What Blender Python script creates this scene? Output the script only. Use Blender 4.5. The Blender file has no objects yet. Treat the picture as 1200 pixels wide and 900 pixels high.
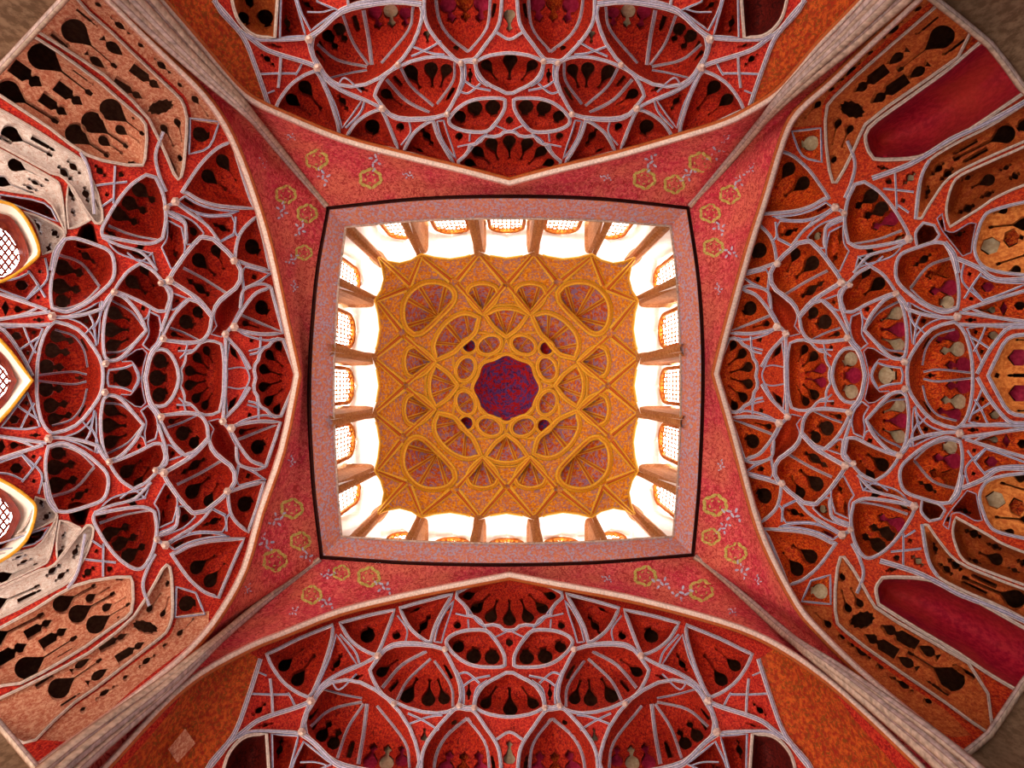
import bpy, math, random
import numpy as np
from mathutils.geometry import delaunay_2d_cdt
from mathutils import Vector

random.seed(7)
scene = bpy.context.scene
COL = scene.collection

# ------------------------------------------------------------------ camera, world, light, exposure
F = 520.0            # focal length in pixels of a 1200 x 900 frame
ZC = 1.3             # eye height above the floor
cam_data = bpy.data.cameras.new('camera')
cam_data.sensor_fit = 'HORIZONTAL'
cam_data.sensor_width = 36.0
cam_data.lens = 36.0 * F / 1200.0
cam_data.clip_start = 0.05
cam = bpy.data.objects.new('camera', cam_data)
cam.location = (0, 0, ZC)
cam.rotation_euler = (math.pi, 0, 0)          # looking straight up
COL.objects.link(cam)
scene.camera = cam

world = bpy.data.worlds.new('daylight')
scene.world = world
world.use_nodes = True
wn = world.node_tree.nodes
wn['Background'].inputs[0].default_value = (0.93, 0.93, 1.0, 1)
wn['Background'].inputs[1].default_value = 0.30

vs = scene.view_settings
vs.view_transform = 'Standard'
vs.look = 'None'
vs.gamma = 1.0
vs.use_curve_mapping = False
vs.exposure = 0.75
WINDOW_GLOW = 7.0
sun_data = bpy.data.lights.new('low_sun', 'SUN')
sun_data.energy = 48.0
sun_data.angle = 0.02
sun_data.color = (1.0, 0.90, 0.80)
sun = bpy.data.objects.new('low_sun', sun_data)
sun.rotation_euler = (math.radians(8), math.radians(-67), 0)   # through the open side of the hall on to the floor
COL.objects.link(sun)
scene.cycles.max_bounces = 8
scene.cycles.diffuse_bounces = 5

# ------------------------------------------------------------------ materials
MATS = {}


def new_mat(name):
    m = bpy.data.materials.new(name)
    m.use_nodes = True
    nt = m.node_tree
    return m, nt, nt.nodes, nt.links, nt.nodes['Principled BSDF']


def plaster(name, c1, c2, scale=45, c3=None, vscale=18, vwidth=0.06, rough=0.7, lo=0.42, hi=0.6, bump=0.25, big=None):
    """painted plaster: two-tone speckle, an optional fine scroll line and relief"""
    m, nt, N, L, b = new_mat(name)
    tc = N.new('ShaderNodeTexCoord')
    n1 = N.new('ShaderNodeTexNoise'); n1.inputs['Scale'].default_value = scale; n1.inputs['Detail'].default_value = 5
    n1.inputs['Roughness'].default_value = 0.65
    L.new(tc.outputs['Object'], n1.inputs['Vector'])
    r = N.new('ShaderNodeValToRGB')
    r.color_ramp.elements[0].position = lo; r.color_ramp.elements[0].color = (*c1, 1)
    r.color_ramp.elements[1].position = hi; r.color_ramp.elements[1].color = (*c2, 1)
    L.new(n1.outputs['Fac'], r.inputs['Fac'])
    out = r.outputs['Color']
    if big:
        n2 = N.new('ShaderNodeTexNoise'); n2.inputs['Scale'].default_value = 2.2; n2.inputs['Detail'].default_value = 3
        L.new(tc.outputs['Object'], n2.inputs['Vector'])
        r2 = N.new('ShaderNodeMapRange'); r2.inputs[1].default_value = 0.42; r2.inputs[2].default_value = 0.62
        r2.inputs[4].default_value = 0.55
        L.new(n2.outputs['Fac'], r2.inputs[0])
        mx = N.new('ShaderNodeMix'); mx.data_type = 'RGBA'
        L.new(r2.outputs[0], mx.inputs[0]); L.new(out, mx.inputs[6]); mx.inputs[7].default_value = (*big, 1)
        out = mx.outputs[2]
    if c3:
        v = N.new('ShaderNodeTexNoise'); v.inputs['Scale'].default_value = vscale; v.inputs['Detail'].default_value = 1.2
        v.inputs['Distortion'].default_value = 1.1
        L.new(tc.outputs['Object'], v.inputs['Vector'])
        sb = N.new('ShaderNodeMath'); sb.operation = 'SUBTRACT'; sb.inputs[1].default_value = 0.5
        L.new(v.outputs['Fac'], sb.inputs[0])
        ab = N.new('ShaderNodeMath'); ab.operation = 'ABSOLUTE'; L.new(sb.outputs[0], ab.inputs[0])
        mr = N.new('ShaderNodeMapRange'); mr.inputs[1].default_value = vwidth * .35; mr.inputs[2].default_value = vwidth * .9
        mr.inputs[3].default_value = 0.85; mr.inputs[4].default_value = 0.0
        L.new(ab.outputs[0], mr.inputs[0])
        mx = N.new('ShaderNodeMix'); mx.data_type = 'RGBA'
        L.new(mr.outputs[0], mx.inputs[0]); L.new(out, mx.inputs[6]); mx.inputs[7].default_value = (*c3, 1)
        out = mx.outputs[2]
    L.new(out, b.inputs['Base Color'])
    b.inputs['Roughness'].default_value = rough
    b.inputs['Specular IOR Level'].default_value = 0.18
    if bump:
        bp = N.new('ShaderNodeBump'); bp.inputs['Strength'].default_value = bump; bp.inputs['Distance'].default_value = 0.01
        L.new(n1.outputs['Fac'], bp.inputs['Height']); L.new(bp.outputs[0], b.inputs['Normal'])
    MATS[name] = m
    return m


def banded(name, stops, rough=0.6, grain=0.35, gscale=60):
    """painted moulding: bands across its width (UV y)"""
    m, nt, N, L, b = new_mat(name)
    uv = N.new('ShaderNodeUVMap')
    sp = N.new('ShaderNodeSeparateXYZ'); L.new(uv.outputs[0], sp.inputs[0])
    r = N.new('ShaderNodeValToRGB'); r.color_ramp.interpolation = 'LINEAR'
    cr = r.color_ramp
    while len(cr.elements) > 1:
        cr.elements.remove(cr.elements[0])
    cr.elements[0].position = stops[0][0]; cr.elements[0].color = (*stops[0][1], 1)
    for p, c in stops[1:]:
        e = cr.elements.new(p); e.color = (*c, 1)
    L.new(sp.outputs[1], r.inputs['Fac'])
    tc = N.new('ShaderNodeTexCoord')
    n = N.new('ShaderNodeTexNoise'); n.inputs['Scale'].default_value = gscale; n.inputs['Detail'].default_value = 5
    L.new(tc.outputs['Object'], n.inputs['Vector'])
    mr = N.new('ShaderNodeMapRange'); mr.inputs[1].default_value = 0.3; mr.inputs[2].default_value = 0.7
    mr.inputs[3].default_value = 1 - grain; mr.inputs[4].default_value = 1.0 + grain * 0.3
    L.new(n.outputs['Fac'], mr.inputs[0])
    mx = N.new('ShaderNodeMix'); mx.data_type = 'RGBA'; mx.blend_type = 'MULTIPLY'; mx.inputs[0].default_value = 1
    L.new(r.outputs[0], mx.inputs[6]); L.new(mr.outputs[0], mx.inputs[7])
    L.new(mx.outputs[2], b.inputs['Base Color'])
    b.inputs['Roughness'].default_value = rough
    b.inputs['Specular IOR Level'].default_value = 0.25
    MATS[name] = m
    return m


def glow(name, col, strength):
    m, nt, N, L, b = new_mat(name)
    b.inputs['Base Color'].default_value = (*col, 1)
    b.inputs['Emission Color'].default_value = (*col, 1)
    b.inputs['Emission Strength'].default_value = strength
    MATS[name] = m
    return m


RED = plaster('crimson_plaster', (0.27, 0.004, 0.006), (0.58, 0.045, 0.010), 60, (0.11, 0.002, 0.003), 24, 0.04, bump=.5)
WARM_LIT = plaster('vermilion_plaster', (0.38, 0.012, 0.004), (0.72, 0.13, 0.010), 60, (0.15, 0.008, 0.003), 24, 0.04, bump=.5)  # crimson plaster with warm light put into its colour
WEBR = plaster('web_crimson', (0.30, 0.003, 0.008), (0.60, 0.05, 0.02), 70, (0.14, 0.003, 0.004), 26, 0.03)
WARM_WEB = plaster('web_vermilion', (0.30, 0.008, 0.004), (0.60, 0.07, 0.010), 70, (0.17, 0.008, 0.003), 26, 0.03)  # web red, likewise tinted for warm light
WALLR = plaster('jamb_red', (0.28, 0.018, 0.006), (0.54, 0.095, 0.012), 34, (0.17, 0.05, 0.006), 22, 0.05)
TANL = plaster('screen_tan', (0.42, 0.13, 0.075), (0.62, 0.33, 0.22), 50, (0.33, 0.07, 0.04), 34, 0.03)
TANR = plaster('screen_russet', (0.33, 0.05, 0.012), (0.52, 0.14, 0.03), 50, (0.22, 0.03, 0.008), 34, 0.03)
WINDOW_LIT = plaster('screen_pale', (0.62, 0.52, 0.50), (0.80, 0.74, 0.74), 40, (0.5, 0.28, 0.22), 30, 0.03)  # brightness from the windows put into the plaster colour
PLATE = plaster('plate_orange', (0.45, 0.11, 0.02), (0.68, 0.25, 0.06), 40)
PINK = plaster('spandrel_rose', (0.54, 0.028, 0.07), (0.74, 0.14, 0.14), 26, (0.33, 0.02, 0.025), 19, 0.06, big=(0.68, 0.20, 0.11))
BARREL = plaster('barrel_crimson', (0.30, 0.004, 0.03), (0.50, 0.02, 0.05), 30, big=(0.55, 0.06, 0.03))
MAROON = plaster('maroon_panel', (0.09, 0.004, 0.004), (0.17, 0.012, 0.008), 50, (0.03, 0.002, 0.002), 20, 0.06)
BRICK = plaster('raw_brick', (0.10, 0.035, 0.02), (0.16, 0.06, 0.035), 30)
STONE = plaster('grey_brown_stone', (0.13, 0.075, 0.045), (0.25, 0.16, 0.105), 22, big=(0.11, 0.065, 0.04))
LIT_CREAM = plaster('cream_plaster', (0.66, 0.50, 0.32), (0.82, 0.70, 0.52), 30)  # lit interior of the holes, painted on their back plates
LIT_MAGENTA = plaster('magenta_plaster', (0.40, 0.012, 0.06), (0.56, 0.03, 0.10), 30)  # pink light inside the holes, carried by colour alone
OLIVE = plaster('olive_pigment', (0.42, 0.33, 0.07), (0.62, 0.52, 0.18), 60, bump=0)
SKYB = plaster('blue_pigment', (0.36, 0.38, 0.58), (0.58, 0.60, 0.78), 60, bump=0)
GOLDWEB = plaster('gilt_web', (0.52, 0.13, 0.006), (0.80, 0.36, 0.012), 26, (0.30, 0.16, 0.24), 12, 0.06)
GOLDCELL = plaster('gilt_cell', (0.50, 0.07, 0.008), (0.28, 0.17, 0.34), 16, (0.70, 0.28, 0.01), 10, 0.05, lo=0.48, hi=0.53)
MEDAL = plaster('medallion_paint', (0.46, 0.010, 0.008), (0.12, 0.05, 0.24), 11, (0.05, 0.01, 0.07), 9, 0.04, lo=0.49, hi=0.53)
WHITE = plaster('white_plaster', (0.86, 0.84, 0.80), (0.93, 0.92, 0.90), 8, rough=0.8, bump=0.05)
AMBER = plaster('amber_frame', (0.34, 0.075, 0.003), (0.50, 0.15, 0.008), 20, bump=0)
RUSTW = plaster('rust_frame', (0.22, 0.018, 0.008), (0.40, 0.06, 0.02), 20)
PENDANT = plaster('pendant_plaster', (0.62, 0.42, 0.38), (0.80, 0.66, 0.62), 40)
FLOORM = plaster('floor_tile', (0.42, 0.36, 0.30), (0.52, 0.46, 0.40), 6)
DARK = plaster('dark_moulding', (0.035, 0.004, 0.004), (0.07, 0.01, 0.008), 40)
PANE = glow('lit_pane', (1.0, 0.97, 0.92), WINDOW_GLOW)
DAY = glow('daylit_pane', (0.95, 0.97, 1.0), 7.0)

lav, blu, ink, wht = (0.62, 0.54, 0.66), (0.22, 0.26, 0.52), (0.035, 0.010, 0.025), (0.90, 0.84, 0.90)
RIB = banded('blue_grey_rib', [(0.0, ink), (0.07, wht), (0.20, lav), (0.28, ink), (0.34, blu), (0.47, lav), (0.5, ink), (0.53, lav), (0.66, blu), (0.72, ink), (0.80, lav), (0.93, wht), (1.0, ink)])
THIN = banded('thin_rib', [(0.0, ink), (0.12, lav), (0.40, blu), (0.5, ink), (0.60, blu), (0.88, wht), (1.0, ink)])
GILT = banded('gilt_rib', [(0.0, (0.42, 0.15, 0.01)), (0.15, (0.86, 0.50, 0.03)), (0.35, (0.75, 0.34, 0.02)), (0.5, (0.60, 0.20, 0.01)), (0.65, (0.75, 0.34, 0.02)), (0.85, (0.88, 0.52, 0.04)), (1.0, (0.42, 0.15, 0.01))])
GARM = banded('gilt_arm', [(0.0, (0.86, 0.50, 0.03)), (0.30, (0.82, 0.44, 0.03)), (0.35, (0.25, 0.05, 0.01)), (0.42, (0.52, 0.08, 0.01)), (0.58, (0.60, 0.12, 0.02)), (0.65, (0.25, 0.05, 0.01)), (0.70, (0.82, 0.44, 0.03)), (1.0, (0.88, 0.54, 0.05))])
ARCHB = banded('arch_band', [(0.0, (0.25, 0.04, 0.01)), (0.10, (0.50, 0.13, 0.03)), (0.34, (0.40, 0.08, 0.02)), (0.40, (0.72, 0.55, 0.50)), (0.80, (0.76, 0.62, 0.60)), (0.88, (0.55, 0.25, 0.22)), (1.0, (0.62, 0.35, 0.3))])
GROIN = banded('groin_band', [(0.0, (0.25, 0.07, 0.05)), (0.12, (0.52, 0.40, 0.38)), (0.35, (0.46, 0.36, 0.38)), (0.42, (0.26, 0.14, 0.13)), (0.5, (0.56, 0.44, 0.38)), (0.85, (0.50, 0.35, 0.28)), (1.0, (0.28, 0.10, 0.05))], grain=0.5, gscale=35)
FRAMEB = plaster('frame_paint', (0.46, 0.14, 0.11), (0.34, 0.32, 0.46), 34, (0.58, 0.20, 0.09), 14, 0.07, lo=0.46, hi=0.56)
PILLAR = plaster('pillar_paint', (0.30, 0.11, 0.03), (0.46, 0.20, 0.07), 30)
TANRIB = banded('tan_rib', [(0.0, (0.2, 0.08, 0.05)), (0.2, (0.68, 0.56, 0.50)), (0.45, (0.5, 0.4, 0.4)), (0.5, (0.2, 0.1, 0.1)), (0.6, (0.55, 0.45, 0.45)), (0.85, (0.72, 0.62, 0.58)), (1.0, (0.25, 0.1, 0.07))])

# ------------------------------------------------------------------ helpers


def W(px, py, z):
    """a pixel of the surveyed plan at height z above the eye -> point in the room"""
    return ((px - 600.0) * z / F, (py - 450.0) * z / F, z + ZC)


def mesh_obj(name, verts, faces, mat, parent=None, uvs=None, smooth=False):
    me = bpy.data.meshes.new(name)
    me.from_pydata([tuple(map(float, v)) for v in verts], [], faces)
    if uvs is not None:
        ul = me.uv_layers.new(name='UVMap')
        flat = np.array([uvs[i] for f in faces for i in f], dtype=np.float32).ravel()
        ul.data.foreach_set('uv', flat)
    if smooth:
        me.polygons.foreach_set('use_smooth', [True] * len(me.polygons))
    me.materials.append(mat)
    me.update()
    o = bpy.data.objects.new(name, me)
    COL.objects.link(o)
    if parent:
        o.parent = parent
    return o


def empty(name, label=None, cat=None, kind=None, group=None):
    o = bpy.data.objects.new(name, None)
    COL.objects.link(o)
    tag(o, label, cat, kind, group)
    return o


def tag(o, label=None, cat=None, kind=None, group=None):
    if label: o['label'] = label
    if cat: o['category'] = cat
    if kind: o['kind'] = kind
    if group: o['group'] = group
    return o


def cr_open(p, n):
    p = [np.array(q, float) for q in p]
    if len(p) < 3:
        return [tuple(p[0] + (p[1] - p[0]) * i / n) for i in range(n)] + [tuple(p[-1])] if len(p) == 2 else [tuple(q) for q in p]
    ex = [2 * p[0] - p[1]] + p + [2 * p[-1] - p[-2]]
    out = []
    for i in range(1, len(ex) - 2):
        a, b, c, d = ex[i - 1], ex[i], ex[i + 1], ex[i + 2]
        for k in range(n):
            t = k / n
            out.append(tuple(0.5 * ((2 * b) + (-a + c) * t + (2 * a - 5 * b + 4 * c - d) * t * t + (-a + 3 * b - 3 * c + d) * t ** 3)))
    out.append(tuple(p[-1]))
    return out


def smooth_closed(p, n=3, sharp=48):
    """closed outline through the points, rounded except at real corners"""
    m = len(p)
    P = [np.array(q, float) for q in p]
    cor = []
    for i in range(m):
        a, b = P[i] - P[i - 1], P[(i + 1) % m] - P[i]
        ang = abs(math.degrees(math.atan2(a[0] * b[1] - a[1] * b[0], a[0] * b[0] + a[1] * b[1])))
        if ang > sharp:
            cor.append(i)
    if not cor:
        q = cr_open(p[-2:] + p + p[:3], n)
        return q[2 * n:2 * n + m * n]
    out = []
    for j, c in enumerate(cor):
        e = cor[(j + 1) % len(cor)]
        idx = [c]
        while True:
            idx.append((idx[-1] + 1) % m)
            if idx[-1] == e:
                break
        out += cr_open([p[i] for i in idx], n)[:-1]
    return out


def resample(p, n):
    p = np.array(p, float)
    s = np.r_[0, np.cumsum(np.hypot(*np.diff(p, axis=0).T))]
    t = np.linspace(0, s[-1], n)
    return np.c_[np.interp(t, s, p[:, 0]), np.interp(t, s, p[:, 1])]


def densify(p, step, closed=True):
    out = []
    m = len(p)
    for i in range(m if closed else m - 1):
        a, b = np.array(p[i], float), np.array(p[(i + 1) % m], float)
        k = max(1, int(math.ceil(np.hypot(*(b - a)) / step)))
        out += [tuple(a + (b - a) * j / k) for j in range(k)]
    if not closed:
        out.append(tuple(p[-1]))
    return out


def inside(pts, poly):
    x, y = pts[:, 0], pts[:, 1]
    q = np.array(poly, float)
    c = np.zeros(len(pts), bool)
    x1, y1 = q[:, 0], q[:, 1]
    x2, y2 = np.roll(x1, -1), np.roll(y1, -1)
    for a, b, d, e in zip(x1, y1, x2, y2):
        if b == e:
            continue
        hit = ((b > y) != (e > y)) & (x < (d - a) * (y - b) / (e - b) + a)
        c ^= hit
    return c


def dist_poly(pts, poly):
    q = np.array(poly, float)
    d = np.full(len(pts), 1e9)
    for a, b in zip(q, np.roll(q, -1, axis=0)):
        ab = b - a
        l2 = max(ab @ ab, 1e-9)
        t = np.clip(((pts - a) @ ab) / l2, 0, 1)
        d = np.minimum(d, np.hypot(*(pts - (a + t[:, None] * ab)).T))
    return d


def patch(name, outline, zf, holes, step, mat, parent, push=None, cuts=(), smooth=True, clip=None):
    """curved plaster sheet bounded by outline; holes are pierced through its thickness, cuts only left free"""
    loops = [densify(outline, step)] + [list(h) for h in holes] + [densify(c, step) for c in cuts]
    V, E = [], []
    for lp in loops:
        s = len(V)
        V += [tuple(v) for v in lp]
        E += [(s + i, s + (i + 1) % len(lp)) for i in range(len(lp))]
    if clip is not None:
        s = len(V)
        V += [tuple(v) for v in clip]
        E += [(s + i, s + (i + 1) % len(clip)) for i in range(len(clip))]
    o = np.array(loops[0])
    gx = np.arange(o[:, 0].min() + step * 0.5, o[:, 0].max(), step)
    gy = np.arange(o[:, 1].min() + step * 0.5, o[:, 1].max(), step)
    if len(gx) and len(gy):
        G = np.array(np.meshgrid(gx, gy)).reshape(2, -1).T
        G = G[inside(G, loops[0])]
        if len(G):
            ok = dist_poly(G, loops[0]) > step * 0.45
            G = G[ok]
        for lp in loops[1:]:
            if not len(G):
                break
            lo, hi = np.min(lp, axis=0) - 3, np.max(lp, axis=0) + 3
            near = np.all((G > lo) & (G < hi), axis=1)
            if near.any():
                sub = G[near]
                bad = inside(sub, lp) | (dist_poly(sub, lp) < min(2.0, step * 0.45))
                keep = np.ones(len(G), bool)
                keep[np.where(near)[0][bad]] = False
                G = G[keep]
        V += [tuple(v) for v in G]
    r = delaunay_2d_cdt([Vector(v) for v in V], E, [], 0, 1e-3)
    P = np.array([(v.x, v.y) for v in r[0]])
    T = [tuple(f) for f in r[2]]
    C = np.array([P[list(f)].mean(axis=0) for f in T])
    keep = inside(C, loops[0])
    if clip is not None:
        keep &= inside(C, clip)
    for lp in loops[1:]:
        lo, hi = np.min(lp, axis=0), np.max(lp, axis=0)
        near = np.where(np.all((C > lo) & (C < hi), axis=1) & keep)[0]
        if len(near):
            ins = inside(C[near], lp)
            keep[near[ins]] = False
    T = [T[i] for i in np.where(keep)[0]]
    z = zf(P[:, 0], P[:, 1])
    verts = [W(a, b, c) for (a, b), c in zip(P, z)]
    if push is not None:
        for h in holes:
            h = np.array(h)
            hz = zf(h[:, 0], h[:, 1])
            s = len(verts)
            fr = [W(a, b, c) for (a, b), c in zip(h, hz)]
            bk = [(v[0] + push[0], v[1] + push[1], v[2] + push[2]) for v in fr]
            verts += fr + bk
            k = len(h)
            T += [(s + i, s + (i + 1) % k, s + k + (i + 1) % k, s + k + i) for i in range(k)]
    used = sorted({i for f in T for i in f})
    mp = {u: i for i, u in enumerate(used)}
    if not T:
        return None
    return mesh_obj(name, [verts[u] for u in used], [tuple(mp[i] for i in f) for f in T], mat, parent, smooth=smooth)


def rib(name, line, zf, w, mat, parent, h=0.03, n=4, closed=False, w2=None):
    """moulded strip following a line over a surface"""
    p = smooth_closed(line, n) if closed else cr_open(line, n)
    p = np.array(p)
    if closed:
        d = np.roll(p, -1, axis=0) - np.roll(p, 1, axis=0)
    else:
        d = np.gradient(p, axis=0)
    l = np.maximum(np.hypot(d[:, 0], d[:, 1]), 1e-6)
    nx, ny = -d[:, 1] / l, d[:, 0] / l
    ww = np.full(len(p), float(w)) if w2 is None else np.linspace(w, w2, len(p))
    z = zf(p[:, 0], p[:, 1])
    verts, uvs = [], []
    prof = [(-0.5, 0.0, 0.0), (-0.42, -h, 0.08), (0.0, -h * 1.25, 0.5), (0.42, -h, 0.92), (0.5, 0.0, 1.0)]
    for i in range(len(p)):
        for o, dz, v in prof:
            zz = z[i] + dz + 0.004
            verts.append(W(p[i, 0] + nx[i] * o * ww[i], p[i, 1] + ny[i] * o * ww[i], zz))
            uvs.append((i * 0.1, v))
    k, m = len(prof), len(p)
    faces = []
    for i in range(m if closed else m - 1):
        j = (i + 1) % m
        faces += [(i * k + q, i * k + q + 1, j * k + q + 1, j * k + q) for q in range(k - 1)]
    return mesh_obj(name, verts, faces, mat, parent, uvs=uvs, smooth=True)


# ------------------------------------------------------------------ pierced motifs (outlines)
PROF = {
    'v': [(0, .28), (.05, .5), (.11, .5), (.16, .25), (.22, .45), (.30, .85), (.40, 1), (.52, .85), (.64, .42), (.72, .25), (.77, .55), (.84, .62), (.9, .3), (1, .12)],
    'l': [(0, .9), (.70, .9), (.74, .6), (.80, .75), (.88, .8), (1, .25)],
    'b': [(0, .75), (.06, .6), (.16, .28), (.22, .3), (.30, .75), (.45, 1), (.62, .9), (.8, .55), (1, .06)],
    'k': [(0, .05), (.45, 1), (1, .05)],
    'r': [(0, .95), (.5, .95), (.56, .55), (.62, .4), (.68, .75), (.78, .85), (.84, .6), (1, .15)],
}


def motif(kind, bx, by, ex, ey, r):
    b, e = np.array((bx, by), float), np.array((ex, ey), float)
    ax = e - b
    L = max(np.hypot(*ax), 1e-6)
    u = ax / L
    v = np.array((-u[1], u[0]))
    if kind == 'f':
        wn_ = max(0.9, 0.17 * r)
        pr = [(-r * math.cos(a), r * math.sin(a)) for a in np.linspace(0.25, 2.35, 8)]
        pr += [(r * 1.25, r * 0.36), (r * 1.6, wn_), (L * 0.86, wn_ * 0.85), (L * 0.9, wn_ * 1.7), (L, wn_ * 1.3)]
    elif kind == 'p':
        pr = [(-r * math.cos(a), r * math.sin(a)) for a in np.linspace(0.2, 2.35, 9)]
        pr += [(r * 0.92, r * 0.42), (r * 1.12, r * 0.62), (r * 1.22, r * 0.5)]
    elif kind == 's':
        q = 0.62 * r
        pr = [(-r * math.cos(a), r * math.sin(a)) for a in np.linspace(0.45, 2.5, 8)]
        pr += [(L - q * 1.05, r * 0.24), (L - q * .55, q * .55), (L - q * .3, q * .95), (L, q * .8), (L + q * .3, q * .95), (L + q * .5, q * .5), (L + q, q * .1)]
    elif kind == 'o':
        n = 22
        c = (b + e) / 2
        out = []
        for i in range(n):
            a = 2 * math.pi * i / n
            rr = 1 + 0.09 * (1 if i % 2 else -1)
            out.append(tuple(c + u * (L / 2) * math.cos(a) * rr + v * r * math.sin(a) * rr))
        return out
    elif kind == 'd':
        return [tuple(b + r * (1 if i % 2 else 0.68) * np.array((math.cos(i * math.pi / 8 * 2 + .39), math.sin(i * math.pi / 4 + .39)))) for i in range(8)]
    elif kind == 'h':
        return [tuple(b + u * r * math.cos(a) * (1.2 if k in (0, 3) else 1) + v * r * math.sin(a)) for k, a in enumerate(np.arange(6) * math.pi / 3)]
    else:
        pr = [(t * L, h * r) for t, h in PROF[kind]]
    left = [tuple(b + u * t + v * h) for t, h in pr]
    right = [tuple(b + u * t - v * h) for t, h in reversed(pr)]
    return left + right


# ------------------------------------------------------------------ surveyed lines of the room
ARCH = {
    'top': [(150, -45), (190, 0), (233, 50), (265, 88), (282, 106), (300, 119), (334, 135), (400, 162), (470, 181), (540, 198), (597, 213),
            (654, 198), (724, 181), (800, 159), (850, 143), (880, 128), (910, 109), (934, 83), (960, 52), (1007, 3), (1050, -45)],
    'bottom': [(80, 942), (127, 897), (187, 832), (233, 792), (293, 759), (333, 743), (397, 718), (470, 700), (540, 686), (597, 675),
               (654, 686), (730, 700), (800, 717), (867, 737), (912, 758), (960, 790), (1007, 830), (1073, 893), (1122, 942)],
    'left': [(80, -45), (128, 0), (164, 36), (198, 69), (238, 109), (264, 146), (283, 187), (300, 235), (317, 293), (333, 367), (349, 439),
             (331, 527), (306, 600), (287, 667), (260, 717), (233, 752), (200, 783), (133, 835), (67, 882), (0, 932)],
    'right': [(1122, -45), (1067, 7), (1007, 63), (973, 96), (934, 131), (917, 164), (897, 230), (877, 293), (852, 383), (838, 438),
              (858, 507), (883, 600), (902, 650), (934, 710), (960, 741), (1007, 787), (1067, 837), (1130, 885), (1200, 938)],
}
FRAME_OUT = {'top': [(383, 242), (490, 231), (597, 228), (704, 231), (808, 242)],
             'right': [(808, 242), (821, 330), (826, 430), (822, 560), (814, 652)],
             'bottom': [(814, 652), (704, 661), (597, 664), (480, 662), (375, 655)],
             'left': [(375, 655), (364, 560), (360, 450), (368, 330), (383, 242)]}
FRAME_IN = {'top': [(405, 266), (500, 258), (597, 256), (690, 258), (786, 265)],
            'right': [(786, 265), (794, 340), (798, 450), (795, 550), (789, 629)],
            'bottom': [(789, 629), (690, 635), (597, 637), (500, 635), (400, 629)],
            'left': [(400, 629), (394, 550), (391, 450), (396, 340), (405, 266)]}
GROIN_L = {'tl': [(383, 242), (335, 185), (290, 131), (250, 92), (205, 47), (160, 0), (118, -45)],
           'tr': [(808, 242), (862, 180), (910, 123), (950, 84), (990, 48), (1036, 4), (1086, -45)],
           'br': [(814, 652), (870, 698), (927, 748), (980, 786), (1040, 832), (1100, 880), (1168, 942)],
           'bl': [(375, 655), (305, 708), (242, 762), (195, 803), (150, 838), (92, 884), (30, 940)]}


for _k, _p in ARCH.items():       # rounded haunches, pointed crown
    _i = min(range(len(_p)), key=lambda i: abs(_p[i][0] - 597) if _k in ('top', 'bottom') else abs(_p[i][1] - 438))
    ARCH[_k] = cr_open(_p[:_i + 1], 3)[:-1] + cr_open(_p[_i:], 3)


def zA(px, py):
    px, py = np.asarray(px, float), np.asarray(py, float)
    q = np.maximum(np.abs(py - 450), 150)
    a = 4.85 * (238 / q) ** 0.468
    w = F * 2.35 / np.maximum(np.abs(px - 597), 1)
    return (a ** -6 + w ** -6) ** (-1 / 6)


def zB(px, py):
    px, py = np.asarray(px, float), np.asarray(py, float)
    q = np.maximum(np.abs(px - 595), 150)
    a = 4.85 * (243 / q) ** 0.468
    w = F * 2.35 / np.maximum(np.abs(py - 442), 1)
    return (a ** -6 + w ** -6) ** (-1 / 6)


def zbay(side):
    return zA if side in ('top', 'bottom') else zB


# ------------------------------------------------------------------ floor and added light-blocking box
R_ = 5.2
tag(mesh_obj('floor', [(-R_, -R_, 0), (R_, -R_, 0), (R_, R_, 0), (-R_, R_, 0)], [(0, 1, 2, 3)], FLOORM),
    'pale stone tile floor of the music room', 'floor', 'structure')
H0, H1, R2 = 2.0, 11.2, 5.0  # unseen box added over the vaults to keep stray light out
rv = [(-R2, -R2, H0), (R2, -R2, H0), (R2, R2, H0), (-R2, R2, H0), (-R2, -R2, H1), (R2, -R2, H1), (R2, R2, H1), (-R2, R2, H1)]
tag(mesh_obj('ceiling', rv, [(4, 5, 6, 7), (0, 1, 5, 4), (1, 2, 6, 5), (2, 3, 7, 6), (3, 0, 4, 7)], BRICK),
    'raw brick shell enclosing the plaster vaults', 'ceiling', 'structure')

# ------------------------------------------------------------------ vault cells, surveyed on one half and mirrored
# motif: (kind, body x, y, end x, y, size[, backing]);  line: (points, width)
CX = (597, 440)     # default aim of a neck: straight up the wall, towards the middle of the plan

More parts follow.
